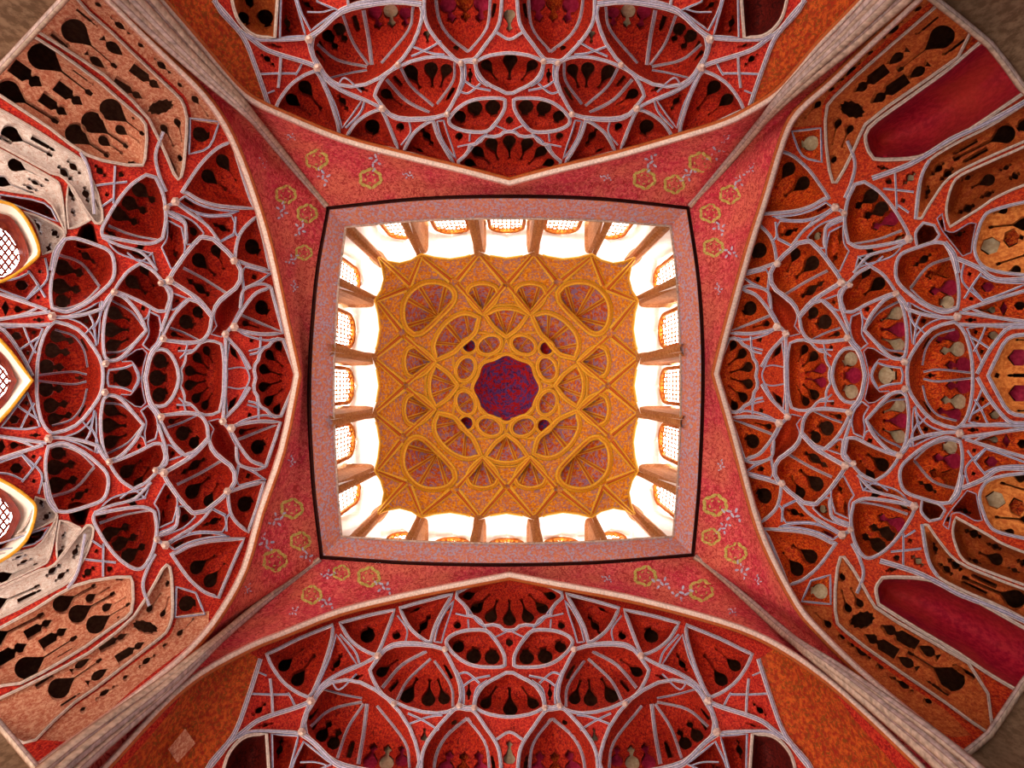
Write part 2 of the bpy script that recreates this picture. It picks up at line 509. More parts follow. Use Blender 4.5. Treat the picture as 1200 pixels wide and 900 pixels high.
A_CELLS = [   # shallow vaults (two of them); half with x < 597, mirrored about x = 597
    dict(c=1, d=.28, o=[(597, 212), (568, 205), (541, 197), (537, 189), (548, 179), (550, 170), (561, 167), (568, 159), (583, 160), (590, 155), (597, 154)],
         m=[('f', 597, 166, 597, 187, 6.5), ('f', 576, 169, 584, 188, 6.3), ('f', 559.5, 178.5, 575, 193, 6), ('f', 550, 192, 570, 200, 5.2)]),
    dict(d=.20, o=[(526, 139), (534, 129), (547, 120), (563, 115.5), (585, 115), (592, 117), (591, 128), (582, 143), (570, 154), (548, 154), (534, 150), (527, 145)],
         m=[('p', 539, 137, 546, 152, 6), ('p', 556.5, 127, 563, 150, 7.5), ('p', 577.5, 126, 582, 150, 7.5)]),
    dict(d=.25, o=[(473, 178), (479, 165), (488, 153), (502, 143), (508, 142), (510, 150), (514, 161), (523, 177), (533, 193), (503, 186)],
         m=[('v', 494, 151, 508, 172, 5), ('v', 484, 173, 503, 184, 3)]),
    dict(d=.10, o=[(512, 142), (520, 141), (524, 155), (530, 172), (534, 186), (526, 176), (517, 160)], rw=3),
    dict(d=.22, o=[(405, 162), (415, 146), (427, 136), (439, 130), (447, 128), (452, 138), (459, 155), (467, 176), (436, 170)],
         m=[('p', 436, 149, 444, 166, 7.5)]),
    dict(c=1, d=.26, o=[(597, 110), (585, 105), (571, 98), (563, 90), (558, 80), (558, 72), (570, 66), (585, 63), (597, 62)],
         m=[('f', 598, 71, 597, 94, 7.3), ('f', 570, 77, 583, 95, 5.8)]),
    dict(d=.38, o=[(439, 112), (442, 103), (449, 91), (456, 84), (469, 77), (491, 69), (515, 66), (531, 69), (540, 75), (542, 90), (537, 108), (530, 121), (522, 134), (504, 138), (480, 139), (461, 136), (450, 127)],
         m=[('f', 481, 85, 493, 104, 7.4), ('f', 505, 81, 507, 103, 7), ('f', 523, 82, 516, 103, 6), ('f', 452, 111, 472, 124, 6), ('l', 461, 90, 471, 101, 3), ('l', 532, 103, 523, 119, 2.5)],
         l=[([(470, 80), (482, 101), (508, 124)], 5), ([(533, 73), (531, 95), (512, 122)], 5), ([(453, 93), (475, 117), (503, 132)], 6)]),
    dict(d=.42, o=[(498, -42), (497, 9), (501, 30), (513, 48), (528, 64), (537, 71), (548, 70), (557, 68), (570, 51), (582, 34), (587, 15), (590, -42)],
         m=[('s', 525, 7, 529, 22, 8.4, 'm'), ('s', 544.5, 3, 545.5, 20, 8.4, 'o'), ('s', 565, 5, 562.5, 21, 8.4, 'm'), ('p', 534, 57, 540, 66, 3), ('l', 580, 4, 577, 22, 2.4)],
         l=[([(510, -42), (512, 12), (524, 40), (549, 61)], 6), ([(575, -42), (574, 15), (568, 38), (549, 61)], 6)]),
    dict(d=.45, o=[(492, 6), (466, 3), (442, 5), (420, 9), (400, 15), (381, 29), (367, 44), (366, 62), (374, 76), (383, 90), (396, 99), (420, 101), (445, 91), (466, 75), (484, 51), (492, 30), (495, 14)],
         m=[('s', 439, 15, 443, 30, 7.6, 'm'), ('s', 457.5, 14, 459, 28, 7.6, 'c'), ('s', 475, 16, 475, 28, 6.4, 'm'), ('s', 384, 43, 392, 55, 7), ('s', 397, 35, 403, 46, 7), ('l', 373, 49, 381, 62, 3), ('l', 370, 60, 380, 73, 3), ('l', 414, 19, 420, 37, 4)],
         l=[([(402, 18), (414, 50), (432, 76)], 5), ([(426, 12), (432, 45), (436, 76)], 7), ([(484, 8), (479, 35), (447, 74)], 5), ([(372, 52), (395, 70), (430, 78)], 5), ([(385, 92), (408, 86), (430, 82)], 4)]),
    dict(d=.24, o=[(322, 129), (328, 116), (340, 100), (355, 89), (369, 83), (374, 88), (382, 105), (388, 120), (396, 146), (397, 160), (360, 146), (334, 134)],
         m=[('f', 356.5, 103, 377, 129, 7.4), ('f', 341, 118, 364, 136, 7)]),
    dict(d=.10, o=[(378, 90), (388, 100), (405, 110), (424, 118), (413, 134), (401, 150), (394, 126), (386, 108)], m=[('v', 396, 111, 408, 131, 4.6)], rw=3),
    dict(d=.30, t='screen', o=[(264, -42), (274, 10), (284, 30), (300, 42), (322, 44), (328, -42)],
         m=[('p', 284, 22, 296, 40, 8), ('p', 310, 21, 316, 40, 10), ('h', 291, 3, 294, 20, 7)]),
    dict(d=.06, t='jamb', o=[(252, -42), (253, 3), (270, 24), (284, 44), (294, 64), (302, 84), (313, 124), (296, 136), (270, 130), (244, 110), (212, 66), (164, 14), (110, -42)], rw=3),
    dict(d=.20, o=[(330, -42), (328, 44), (358, 42), (352, 20), (334, -42)], m=[('v', 334, 18, 338, 41, 5)], rw=4),
    dict(d=.22, o=[(341, -42), (350, 6), (364, 36), (380, 24), (396, 12), (372, 2), (362, -42)], m=[('v', 353, 2, 368, 12, 4)], rw=4),
    dict(d=.25, o=[(404, -42), (408, 6), (440, -1), (470, -4), (488, -3), (489, -42)], m=[('s', 440, -25, 442, -12, 7), ('s', 465, -25, 465, -12, 7)], rw=6),
]
A_WEB = [('h', 597, 142, 597, 150, 5), ('v', 551, 80, 551, 99, 3.2), ('p', 469, 149, 473, 158, 5), ('p', 538, 160, 541, 170, 4.6),
         ('v', 396, 110, 408, 130, 4.6), ('v', 305, 64, 322, 79, 5.2), ('v', 419, 103, 432, 107, 3), ('s', 500, 40, 501, 49, 4, 'c'), ('s', 597, 18, 597, 34, 7.2, 'c'), ('v', 312, 52, 331, 56, 2.6)]
A_LINES = [([(592, 117), (589, 132), (568, 158)], 4), ([(581, 147), (590, 151), (597, 155)], 3), ([(551, 154), (550, 166)], 3), ([(536, 172), (550, 169)], 3), ([(571, 157), (560, 164), (548, 180), (537, 190)], 4),
           ([(374, 79), (384, 94), (400, 105), (430, 118), (447, 127), (462, 138), (480, 141), (505, 139), (523, 134)], 6),
           ([(250, 0), (266, 18), (280, 35), (295, 46), (310, 57), (328, 64), (355, 72), (371, 78)], 8), ([(289, 40), (302, 46), (325, 47), (350, 46), (360, 46), (364, 60), (371, 78)], 6),
           ([(251, -42), (253, 4), (284, 42), (300, 80), (315, 124)], 8), ([(302, 87), (324, 86), (347, 86)], 4), ([(329, 64), (328, 84), (326, 103)], 5), ([(355, 72), (350, 82), (346, 88)], 4), ([(312, 110), (322, 106)], 3),
           ([(358, 46), (375, 35), (393, 18), (404, 10), (425, 5), (460, 1), (494, 4)], 9), ([(482, 54), (505, 62), (521, 64)], 4), ([(517, 48), (500, 58), (482, 66)], 4), ([(582, 38), (597, 46), (612, 38)], 5),
           ([(563, 98), (549, 109), (538, 107)], 4), ([(545, 95), (556, 102), (575, 106)], 4), ([(540, 75), (548, 72), (557, 73)], 7), ([(545, 76), (545, 92), (537, 112)], 4), ([(556, 75), (560, 92), (572, 101)], 4), ([(479, 141), (481, 155), (470, 170)], 3),
           ([(360, 14), (378, 14), (392, 10)], 3), ([(427, 119), (422, 132), (405, 150)], 4), ([(395, 103), (404, 91), (424, 108)], 3)]

B_CELLS = [   # deep vaults; half with y < 440, mirrored about y = 440. Only 'R' / 'L': in one of the two
    dict(c=1, d=.28, o=[(839, 440), (846, 418), (854, 397), (864, 396), (871, 404), (880, 409), (883, 420), (888, 428), (886, 440)],
         m=[('f', 876, 430, 855, 437, 5.2), ('f', 869, 414, 853, 428, 5.2), ('f', 858, 404, 848, 424, 4.8)]),
    dict(c=1, d=.05, t='plain', o=[(893, 440), (897, 428), (905, 412), (916, 398), (919, 420), (919, 440)], m=[('k', 916, 403, 904, 421, 4.5)], rw=3, l=[([(895, 430), (905, 428), (918, 430)], 2.5)]),
    dict(c=1, d=.36, o=[(923, 440), (923, 418), (926, 402), (938, 398), (950, 401), (958, 410), (967, 413), (968, 423), (973, 431), (971, 440)],
         m=[('f', 962, 432, 943, 437, 5.4, 'm'), ('f', 953, 417, 940, 430, 5.2), ('f', 942, 409, 935, 424, 4.6)], rw=5),
    dict(c=1, d=.22, o=[(975, 440), (978, 425), (984, 414), (992, 408), (1003, 409), (1008, 418), (1012, 430), (1013, 440)],
         m=[('p', 1000, 440, 985, 440, 8, 'm'), ('p', 996, 421, 984, 428, 7.4, 'c')]),
    dict(c=1, d=.12, o=[(1022, 440), (1028, 425), (1040, 429), (1056, 431), (1058, 440)], m=[('p', 1038, 440, 1052, 440, 9, 'c')], rw=4),
    dict(d=.30, o=[(1013, 387), (1020, 371), (1030, 358), (1040, 349), (1051, 345), (1058, 360), (1062, 380), (1063, 398), (1061, 416), (1055, 421), (1045, 419), (1035, 411), (1025, 400)],
         m=[('f', 1050, 367, 1031, 376, 7, 'c'), ('f', 1054, 386, 1032, 386, 7.6, 'm'), ('f', 1052, 404, 1032, 396, 6.6, 'c'), ('l', 1047, 346, 1036, 353, 2.2), ('l', 1057, 418, 1046, 414, 2)],
         l=[([(1015, 384), (1030, 366), (1054, 353)], 4), ([(1015, 389), (1038, 409), (1061, 412)], 4)]),
    dict(c=1, d=.40, o=[(1063, 440), (1064, 425), (1070, 412), (1083, 394), (1097, 383), (1118, 377), (1125, 382), (1132, 393), (1138, 415), (1140, 440)],
         m=[('s', 1128, 428, 1113, 428, 8, 'm'), ('s', 1122, 409, 1106, 411, 7.6, 'c'), ('s', 1117, 393, 1100, 398, 6.6, 'm'), ('v', 1085, 440, 1096, 440, 3), ('l', 1088, 396, 1080, 410, 2.2)],
         l=[([(1082, 436), (1100, 433), (1139, 437)], 4), ([(1081, 428), (1085, 409), (1097, 393), (1119, 386)], 4)]),
    dict(d=.38, o=[(1052, 330), (1050, 312), (1056, 298), (1075, 290), (1095, 284), (1107, 285), (1115, 300), (1122, 325), (1124, 346), (1122, 362), (1105, 366), (1085, 358), (1068, 346)],
         m=[('s', 1110, 316, 1090, 322, 8.6, 'o'), ('s', 1113, 337, 1094, 341, 8.2, 'm'), ('p', 1110, 354, 1095, 354, 7, 'c'), ('v', 1091, 297, 1070, 312, 5.4), ('l', 1087, 364, 1073, 355, 2, 'c')],
         l=[([(1067, 338), (1088, 312), (1116, 302)], 5), ([(1067, 339), (1086, 356), (1108, 363), (1121, 360)], 5)]),
    dict(d=.36, o=[(903, 320), (912, 306), (935, 285), (950, 283), (962, 295), (975, 312), (984, 325), (986, 331), (978, 336), (960, 347), (946, 361), (936, 369), (930, 356), (918, 346), (906, 336)],
         m=[('f', 951, 308, 932, 326, 7.6), ('f', 931, 297, 922, 319, 6), ('v', 938, 348, 966, 329, 5.6)], l=[([(919, 346), (945, 330), (970, 317)], 5)], rw=8),
    dict(d=.24, o=[(854, 390), (868, 339), (885, 345), (897, 358), (905, 370), (911, 380), (907, 386), (880, 391)],
         m=[('p', 878, 361, 866, 370, 7.4), ('f', 898, 379, 882, 384, 3.2)], l=[([(856, 389), (880, 379), (902, 370)], 5)]),
    dict(d=.22, o=[(884, 259), (897, 270), (905, 281), (909, 296), (910, 308), (890, 315), (869, 320), (876, 287)], m=[('p', 889, 293, 876, 303, 8)]),
    dict(d=.24, o=[(913, 176), (930, 183), (947, 198), (960, 215), (972, 233), (966, 233), (950, 242), (927, 248), (888, 251), (899, 220)],
         m=[('f', 923, 197, 907, 220, 7.6), ('f', 940, 214, 919, 230, 7.6)]),
    dict(d=.14, o=[(905, 254), (930, 252), (952, 246), (968, 237), (976, 243), (966, 250), (948, 257), (925, 258)], m=[('l', 968, 240, 956, 247, 3, 'm')], rw=4),
    dict(d=.34, o=[(1002, 216), (1013, 213), (1030, 224), (1045, 241), (1056, 258), (1064, 273), (1064, 281), (1035, 287), (1008, 290), (994, 284), (990, 262), (993, 236)],
         m=[('s', 1020, 229, 1005, 240, 8), ('s', 1032, 244, 1016, 252, 8), ('s', 1044, 256, 1026, 265, 8, 'm'), ('v', 1060, 275, 1042, 286, 3.4, 'c')], l=[([(995, 287), (1028, 281), (1057, 270)], 5)]),
    dict(d=.30, o=[(986, 346), (1003, 322), (1020, 312), (1034, 321), (1044, 333), (1050, 343), (1035, 348), (1015, 357), (1000, 365), (990, 365)],
         m=[('f', 1029, 332, 1012, 346, 7), ('f', 1014, 318, 1003, 338, 5.5)], rw=6),
    dict(d=.26, o=[(937, 372), (950, 357), (963, 352), (976, 364), (986, 378), (993, 391), (990, 398), (970, 400), (950, 399), (940, 388)],
         m=[('p', 966, 377, 955, 384, 7.4), ('p', 952, 366, 944, 378, 6), ('f', 981, 391, 970, 395, 2.8)], l=[([(952, 398), (968, 390), (985, 384)], 4)]),
    dict(d=.10, o=[(871, 323), (898, 316), (901, 323), (899, 339), (882, 334)], m=[('d', 887, 327, 887, 320, 4.6)], rw=3),
    dict(d=.10, o=[(912, 279), (910, 268), (914, 259), (940, 260), (955, 256), (940, 272), (927, 287)], m=[('v', 914, 276, 936, 267, 4.6)], rw=3),
    dict(d=.10, o=[(946, 278), (960, 264), (984, 254), (989, 258), (970, 267), (965, 280), (966, 291), (954, 290)], m=[('p', 957, 276, 966, 266, 4.4, 'c')], rw=3),
    dict(d=.16, o=[(972, 272), (988, 264), (989, 284), (995, 294), (984, 318), (972, 312), (968, 294)], m=[('k', 984, 270, 984, 288, 2.4), ('v', 981, 296, 975, 310, 3)], rw=3),
    dict(d=.08, o=[(966, 351), (983, 345), (984, 364), (978, 362)], m=[('d', 977, 354, 977, 350, 3)], rw=3),
    dict(d=.14, t='plain', o=[(998, 371), (1009, 366), (1011, 378), (1010, 391), (1017, 403), (1009, 409), (1000, 399), (996, 385)], rw=3),
    dict(d=.10, o=[(1002, 315), (1006, 301), (1030, 295), (1058, 288), (1046, 300), (1030, 306), (1018, 309)], m=[('v', 1010, 304, 1030, 299, 3.6)], rw=3),
    dict(d=.10, o=[(1067, 355), (1084, 364), (1108, 372), (1090, 378), (1078, 388), (1069, 402), (1067, 380)], m=[('d', 1082, 376, 1080, 376, 4), ('d', 1071, 372, 1071, 368, 2.6)], rw=3),
    dict(side='R', d=.60, o=[(1075, 290), (1073, 273), (1082, 261), (1095, 264), (1101, 275), (1094, 283)], rw=5),
    dict(side='L', raw=1, d=.60, o=[(92, 270), (101, 262), (110, 262), (112, 272), (116, 288), (100, 293), (87, 290)], rw=0),
    dict(d=.34, t='plain', o=[(903, 325), (907, 339), (918, 349), (929, 359), (934, 371), (931, 382), (938, 391), (926, 394), (916, 383), (909, 371), (900, 352)], rw=2),
    dict(c=1, d=.30, t='plain', o=[(1018, 440), (1016, 426), (1012, 412), (1019, 405), (1034, 415), (1046, 422), (1030, 421), (1023, 430), (1020, 440)], rw=2),
    dict(side='R', d=.34, t='plain', o=[(1104, 250), (1108, 270), (1118, 272), (1135, 262), (1144, 262), (1140, 280), (1138, 296), (1128, 300), (1120, 290), (1112, 280), (1103, 268), (1098, 256)], m=[('v', 1118, 276, 1132, 270, 4)], rw=2),
    # side wall of the bay, pierced with bottle shapes
    dict(side='R', d=.03, t='screen', o=[(1126, -42), (1095, -2), (1055, 32), (1018, 66), (975, 107), (964, 124), (963, 146), (925, 149), (915, 140), (950, 100), (990, 60), (1050, 2), (1096, -42)],
         m=[('p', 1075, 8, 1064, 18, 5), ('v', 1058, 22, 1030, 47, 6), ('p', 1019, 60, 1010, 68, 4.4), ('v', 1008, 71, 981, 96, 6), ('p', 974, 103, 966, 110, 4), ('f', 957, 121, 943, 139, 5.4)], rw=3),
    dict(d=.10, o=[(928, 154), (962, 150), (963, 190), (940, 182)], m=[('p', 949, 167, 941, 168, 8.4, 'c')], rw=4),
    dict(side='R', d=.04, t='screen', o=[(1152, -42), (1138, 48), (1082, 96), (1022, 138), (1008, 158), (994, 190), (980, 214), (974, 214), (968, 170), (968, 130), (978, 113), (1021, 73), (1094, 10), (1136, -30)],
         m=[('f', 1103, 41, 1051, 82, 16), ('l', 1099, 17, 1072, 40, 4), ('l', 1130, 44, 1104, 64, 4), ('b', 1063, 56, 1038, 75, 8), ('b', 1088, 73, 1063, 91, 8), ('r', 1038, 78, 1000, 107, 9), ('r', 1062, 90, 1020, 120, 9),
            ('o', 983, 120, 1012, 134, 10), ('f', 981, 143, 975, 170, 5.6), ('f', 995, 150, 986, 173, 5.6), ('p', 976, 186, 974, 196, 4.6), ('l', 990, 196, 983, 208, 2.4)], rw=6),
    # one deep vault has smooth barrel niches beside the screens
    dict(side='R', d=.42, t='barrel', o=[(1148, 50), (1205, 8), (1245, 80), (1197, 111), (1150, 143), (1107, 170), (1076, 184), (1040, 187), (1024, 186), (1016, 172), (1018, 150), (1060, 118), (1110, 82)], rw=7),
    dict(side='R', d=.14, t='screen', o=[(1245, 92), (1245, 146), (1200, 166), (1150, 188), (1113, 208), (1093, 234), (1080, 256), (1074, 256), (1078, 220), (1081, 203), (1090, 187), (1120, 168), (1168, 143)],
         m=[('f', 1178, 156, 1117, 187, 12), ('l', 1145, 164, 1116, 181, 2.8), ('l', 1157, 174, 1128, 190, 3), ('v', 1106, 190, 1090, 206, 5), ('v', 1117, 196, 1101, 212, 5), ('v', 1088, 217, 1085, 234, 4), ('v', 1104, 221, 1096, 240, 4.5), ('p', 1200, 146, 1190, 152, 8)], rw=5),
    dict(side='R', d=.30, t='screen', o=[(1245, 150), (1245, 205), (1200, 217), (1166, 232), (1150, 243), (1113, 266), (1109, 250), (1111, 232), (1120, 210), (1143, 197), (1200, 172)],
         m=[('f', 1158, 210, 1138, 220, 8), ('v', 1140, 204, 1124, 212, 4), ('v', 1185, 192, 1170, 200, 4), ('v', 1195, 203, 1182, 210, 5), ('v', 1165, 224, 1148, 232, 4), ('v', 1142, 240, 1122, 250, 5)], rw=5),
    dict(side='R', d=.10, t='plate', o=[(1142, 292), (1147, 268), (1152, 256), (1162, 247), (1200, 237), (1245, 230), (1245, 324), (1200, 322), (1168, 318), (1150, 310)],
         m=[('h', 1160, 288, 1148, 292, 11, 'c'), ('h', 1185, 279, 1180, 300, 10, 'o'), ('f', 1176, 246, 1164, 250, 4), ('f', 1200, 262, 1158, 266, 7), ('f', 1191, 316, 1181, 319, 4.6), ('f', 1210, 296, 1167, 310, 6), ('d', 1197, 278, 1197, 270, 4)], rw=6),
    dict(side='R', c=1, d=.12, t='plate', o=[(1158, 440), (1167, 421), (1181, 397), (1205, 392), (1245, 392), (1245, 440)],
         m=[('h', 1193, 419, 1180, 419, 11, 'm'), ('d', 1168, 440, 1160, 440, 4.2), ('l', 1205, 440, 1180, 440, 2.4), ('f', 1215, 399, 1190, 398, 3)], rw=7),
    dict(d=.10, o=[(1137, 361), (1160, 354), (1200, 341), (1245, 330), (1245, 380), (1200, 376), (1160, 370)], m=[('f', 1162, 363, 1147, 364, 3.6, 'c'), ('k', 1176, 353, 1176, 371, 5, 'm'), ('h', 1195, 358, 1188, 358, 6)], rw=5),
    dict(d=.08, o=[(1148, 322), (1168, 330), (1205, 332), (1170, 346), (1152, 352), (1138, 336)], m=[('h', 1157, 336, 1147, 336, 7, 'm')], rw=4),
    dict(d=.08, o=[(1133, 385), (1150, 382), (1178, 384), (1160, 410), (1150, 424)], m=[('h', 1163, 393, 1153, 395, 5.6, 'c'), ('d', 1143, 389, 1140, 389, 3.4), ('d', 1150, 412, 1146, 412, 3.4)], rw=4),
    # the other deep vault: more pierced screens and lattice windows instead
    dict(side='L', d=.03, t='screen', raw=1, o=[(64, -42), (95, -1), (130, 31), (171, 70), (207, 103), (218, 115), (223, 130), (225, 141), (262, 147), (262, 120), (232, 92), (180, 42), (140, -4), (104, -42)],
         m=[('p', 116, 3, 124, 10, 5), ('v', 130, 18, 157, 41, 6), ('p', 166, 51, 175, 60, 4.6), ('v', 181, 66, 204, 87, 6), ('p', 212, 98, 219, 104, 4), ('f', 230, 115, 245, 137, 5.6)]),
    dict(side='L', d=.04, t='screen', raw=1, o=[(-12, 2), (36, -42), (60, -42), (93, 3), (130, 37), (170, 76), (205, 109), (214, 120), (219, 138), (218, 165), (215, 195), (211, 212), (204, 204), (192, 175), (181, 153), (168, 131), (122, 88), (82, 61), (44, 37), (12, 18)],
         m=[('f', 88, 34, 138, 78, 16.5), ('l', 90, 8, 115, 29, 4.2), ('l', 60, 38, 82, 55, 4.2), ('b', 120, 42, 147, 65, 8.6), ('b', 101, 60, 126, 80, 7), ('r', 155, 77, 190, 103, 8), ('r', 134, 94, 170, 115, 7),
            ('o', 174, 130, 205, 118, 8.6), ('f', 193, 149, 204, 172, 5.6), ('f', 209, 142, 214, 167, 5.4), ('p', 212, 184, 211, 193, 4.2), ('l', 198, 186, 205, 200, 2.4)], rw=6),
    dict(side='L', d=.16, t='screen', raw=1, o=[(-42, -5), (8, 36), (42, 44), (80, 69), (119, 98), (148, 124), (165, 138), (172, 152), (170, 186), (166, 196), (120, 188), (92, 176), (58, 150), (0, 112), (-42, 84)],
         m=[('f', 50, 64, 109, 110, 18), ('f', 10, 106, 69, 143, 15), ('r', 14, 74, 50, 100, 11), ('r', 66, 98, 98, 122, 9), ('r', 48, 112, 80, 134, 8), ('f', 131, 127, 170, 157, 14.5), ('f', 109, 142, 151, 172, 14), ('f', 89, 156, 128, 183, 13), ('f', 142, 151, 165, 167, 7), ('f', 122, 164, 144, 180, 7), ('l', 86, 80, 110, 98, 3), ('p', 157, 137, 164, 141, 3), ('v', 150, 190, 166, 194, 3)], rw=6),
    dict(side='L', d=.12, t='pale', raw=1, o=[(-42, 106), (0, 128), (40, 151), (80, 177), (95, 187), (105, 205), (114, 226), (122, 256), (117, 262), (108, 258), (86, 222), (72, 206), (60, 203), (0, 170), (-42, 148)],
         m=[('f', 12, 156, 62, 182, 11), ('l', 37, 160, 66, 176, 4), ('v', 68, 194, 86, 212, 5), ('v', 79, 187, 97, 205, 5), ('v', 99, 218, 104, 238, 5), ('l', 112, 232, 117, 246, 2), ('l', 0, 160, 14, 168, 3)], rw=5),
    dict(side='L', d=.14, t='pale', raw=1, o=[(-42, 154), (0, 175), (58, 207), (70, 218), (75, 250), (77, 274), (70, 258), (52, 232), (0, 222), (-42, 206)],
         m=[('f', 18, 192, 58, 211, 9), ('l', 24, 172, 54, 187, 3.4), ('v', 33, 209, 53, 219, 3.4), ('v', 27, 216, 46, 224, 3), ('f', 3, 212, 40, 227, 7), ('l', 44, 192, 56, 199, 2.6)], rw=4),
    dict(side='L', d=.10, t='pale', raw=1, o=[(80, 216), (94, 238), (106, 258), (98, 262), (90, 266), (80, 268), (78, 240)], m=[('v', 82, 219, 87, 236, 5), ('v', 84, 244, 88, 254, 3)], rw=4),
    dict(side='L', d=.12, t='pale', raw=1, o=[(28, 248), (50, 256), (72, 268), (76, 276), (70, 290), (50, 298), (47, 280), (40, 262)], m=[('v', 41, 256, 49, 276, 4), ('v', 61, 268, 70, 279, 5), ('v', 56, 295, 60, 284, 4)], rw=4),
    dict(side='L', d=.24, raw=1, o=[(0, 228), (52, 238), (68, 260), (48, 252), (22, 242), (0, 234)], m=[('v', 48, 246, 66, 251, 3)], rw=3),
]
B_WEB = [('v', 1028, 195, 1042, 198, 3.4), ('p', 1041, 212, 1045, 216, 3.8), ('v', 1072, 202, 1058, 216, 5.5, 'c'), ('d', 1058, 235, 1058, 240, 3.6),
         ('d', 1136, 321, 1130, 321, 3.2), ('d', 1138, 350, 1134, 350, 3.2), ('d', 1083, 378, 1080, 378, 4), ('d', 890, 398, 890, 394, 3.8), ('d', 974, 407, 974, 404, 3), ('v', 1131, 375, 1145, 375, 3),
         ('d', 1016, 362, 1012, 364, 4), ('v', 1012, 290, 1028, 297, 4.4), ('v', 985, 293, 975, 305, 3.5), ('k', 985, 262, 985, 282, 2), ('p', 957, 275, 964, 265, 4), ('d', 1070, 375, 1070, 370, 3.2)]
B_LINES = [([(1145, 438), (1160, 410), (1180, 386), (1200, 383), (1245, 382)], 7), ([(1124, 380), (1150, 381), (1200, 380), (1245, 379)], 6), ([(1124, 366), (1160, 371), (1200, 377)], 6), ([(1128, 364), (1160, 353), (1200, 341), (1245, 328)], 6),
           ([(1122, 303), (1147, 314), (1167, 327), (1200, 327), (1245, 322)], 8), ([(1130, 306), (1128, 330), (1152, 353)], 4), ([(1150, 320), (1140, 334), (1130, 350)], 4), ([(1155, 383), (1148, 400), (1141, 412)], 4), ([(1137, 394), (1150, 402), (1162, 410)], 4),
           ([(1022, 209), (1045, 201), (1067, 192), (1093, 177), (1117, 162), (1168, 138), (1245, 94)], 9), ([(1073, 257), (1076, 225), (1081, 203), (1089, 188)], 6), ([(1035, 221), (1055, 223), (1071, 225)], 4), ([(1049, 203), (1050, 222), (1051, 245)], 4), ([(1052, 240), (1065, 249)], 4),
           ([(993, 165), (1002, 190), (998, 213), (990, 232)], 6), ([(979, 245), (986, 247), (991, 252), (970, 264), (967, 276), (968, 290)], 6), ([(928, 288), (942, 270), (965, 254), (979, 244)], 5), ([(909, 260), (910, 276), (905, 283)], 4), ([(911, 280), (927, 288)], 4),
           ([(936, 370), (952, 352), (968, 342), (986, 332), (996, 334), (984, 342), (986, 360), (996, 388)], 6), ([(912, 382), (921, 391), (916, 398), (903, 412), (892, 430)], 6), ([(864, 396), (874, 398), (895, 393), (908, 386)], 4), ([(880, 394), (882, 410), (893, 414)], 4), ([(871, 404), (886, 408), (894, 410)], 3),
           ([(921, 392), (921, 420), (921, 440)], 6), ([(993, 394), (999, 403), (1008, 415), (1014, 440)], 8), ([(950, 400), (965, 402), (980, 400), (992, 398)], 4), ([(965, 402), (968, 412), (974, 418)], 3), ([(958, 409), (976, 410)], 3),
           ([(1064, 354), (1066, 370), (1075, 386)], 4), ([(1062, 362), (1085, 369), (1106, 372), (1121, 372)], 6), ([(1080, 367), (1074, 380), (1071, 404)], 4), ([(1074, 381), (1085, 392)], 3), ([(1051, 344), (1058, 352), (1064, 362)], 7), ([(1018, 375), (1012, 372), (1008, 362)], 3),
           ([(867, 322), (882, 332), (900, 340)], 4), ([(868, 338), (880, 335), (900, 342), (904, 362)], 5), ([(1107, 284), (1118, 298), (1123, 320)], 9), ([(1000, 320), (1018, 300), (1044, 292), (1064, 283)], 5), ([(1005, 300), (1020, 310), (1035, 300)], 3)]

WIN_L = [  # lattice windows of that vault: pane, rusty reveal, white surround (left edge of the picture)
    dict(pane=[(-42, 262), (0, 268), (14, 280), (22, 298), (20, 310), (4, 324), (-42, 330)], rev=[(-42, 244), (0, 250), (16, 258), (30, 284), (32, 306), (6, 327), (-42, 334)],
         sur=[(-42, 230), (0, 236), (20, 244), (36, 266), (46, 294), (36, 308), (4, 329), (-42, 338)]),
    dict(pane=[(-42, 412), (0, 428), (12, 446), (0, 466), (-42, 480)], rev=[(-42, 396), (0, 412), (20, 446), (0, 480), (-42, 496)], sur=[(-42, 372), (0, 398), (38, 446), (0, 493), (-42, 520)]),
    dict(pane=[(-42, 566), (0, 584), (13, 601), (12, 612), (0, 630), (-42, 640)], rev=[(-42, 560), (0, 572), (22, 598), (21, 614), (0, 645), (-42, 660)],
         sur=[(-42, 552), (0, 562), (34, 584), (42, 600), (30, 634), (0, 658), (-42, 672)]),
]

A_TIPS = [(372, 79, 7), (448, 127, 6), (540, 74, 5), (524, 134, 5), (362, 46, 7), (557, 72, 5), (466, 76, 5)]
B_TIPS = [(979, 243, 7), (989, 250, 5), (986, 331, 7), (996, 334, 5), (911, 383, 7), (921, 391, 6), (993, 396, 6), (1050, 344, 6), (1122, 371, 7), (1065, 280, 7), (911, 309, 6), (1060, 424, 6)]

VAULTS = {
    'top': dict(label='shallow crimson muqarnas vault with plain unpatched jamb walls', push=(0, -.04, .03)),
    'bottom': dict(label='shallow crimson muqarnas vault with a square tan patch on its red jamb', push=(0, .04, .03)),
    'right': dict(label='deep vermilion muqarnas vault flanked by smooth crimson barrel niches', push=(.04, 0, .03)),
    'left': dict(label='deep crimson muqarnas vault lit by three glowing lattice windows', push=(-.04, 0, .03)),
}


def mapper(side, s):
    """survey half -> its place in this vault; s = +1 the surveyed half, -1 its mirror image"""
    if side == 'top':
        return lambda x, y: (597 - s * (597 - x), y)
    if side == 'bottom':
        return lambda x, y: (597 - s * 1.035 * (597 - x), 908.6 - 1.102 * y)

    def low(w, s):
        return w if s > 0 else -w * (1 - 0.00026 * w)
    if side == 'right':
        return lambda x, y: (x + (0 if s > 0 else 8 * min((440 - y) / 200, 1.5)), 440 - low(440 - y, s))
    return lambda x, y: (348 - 1.01 * (x - 838) - (0 if s > 0 else 12 * min((440 - y) / 200, 1.5)), 443 - low(1.05 * (440 - y), s))


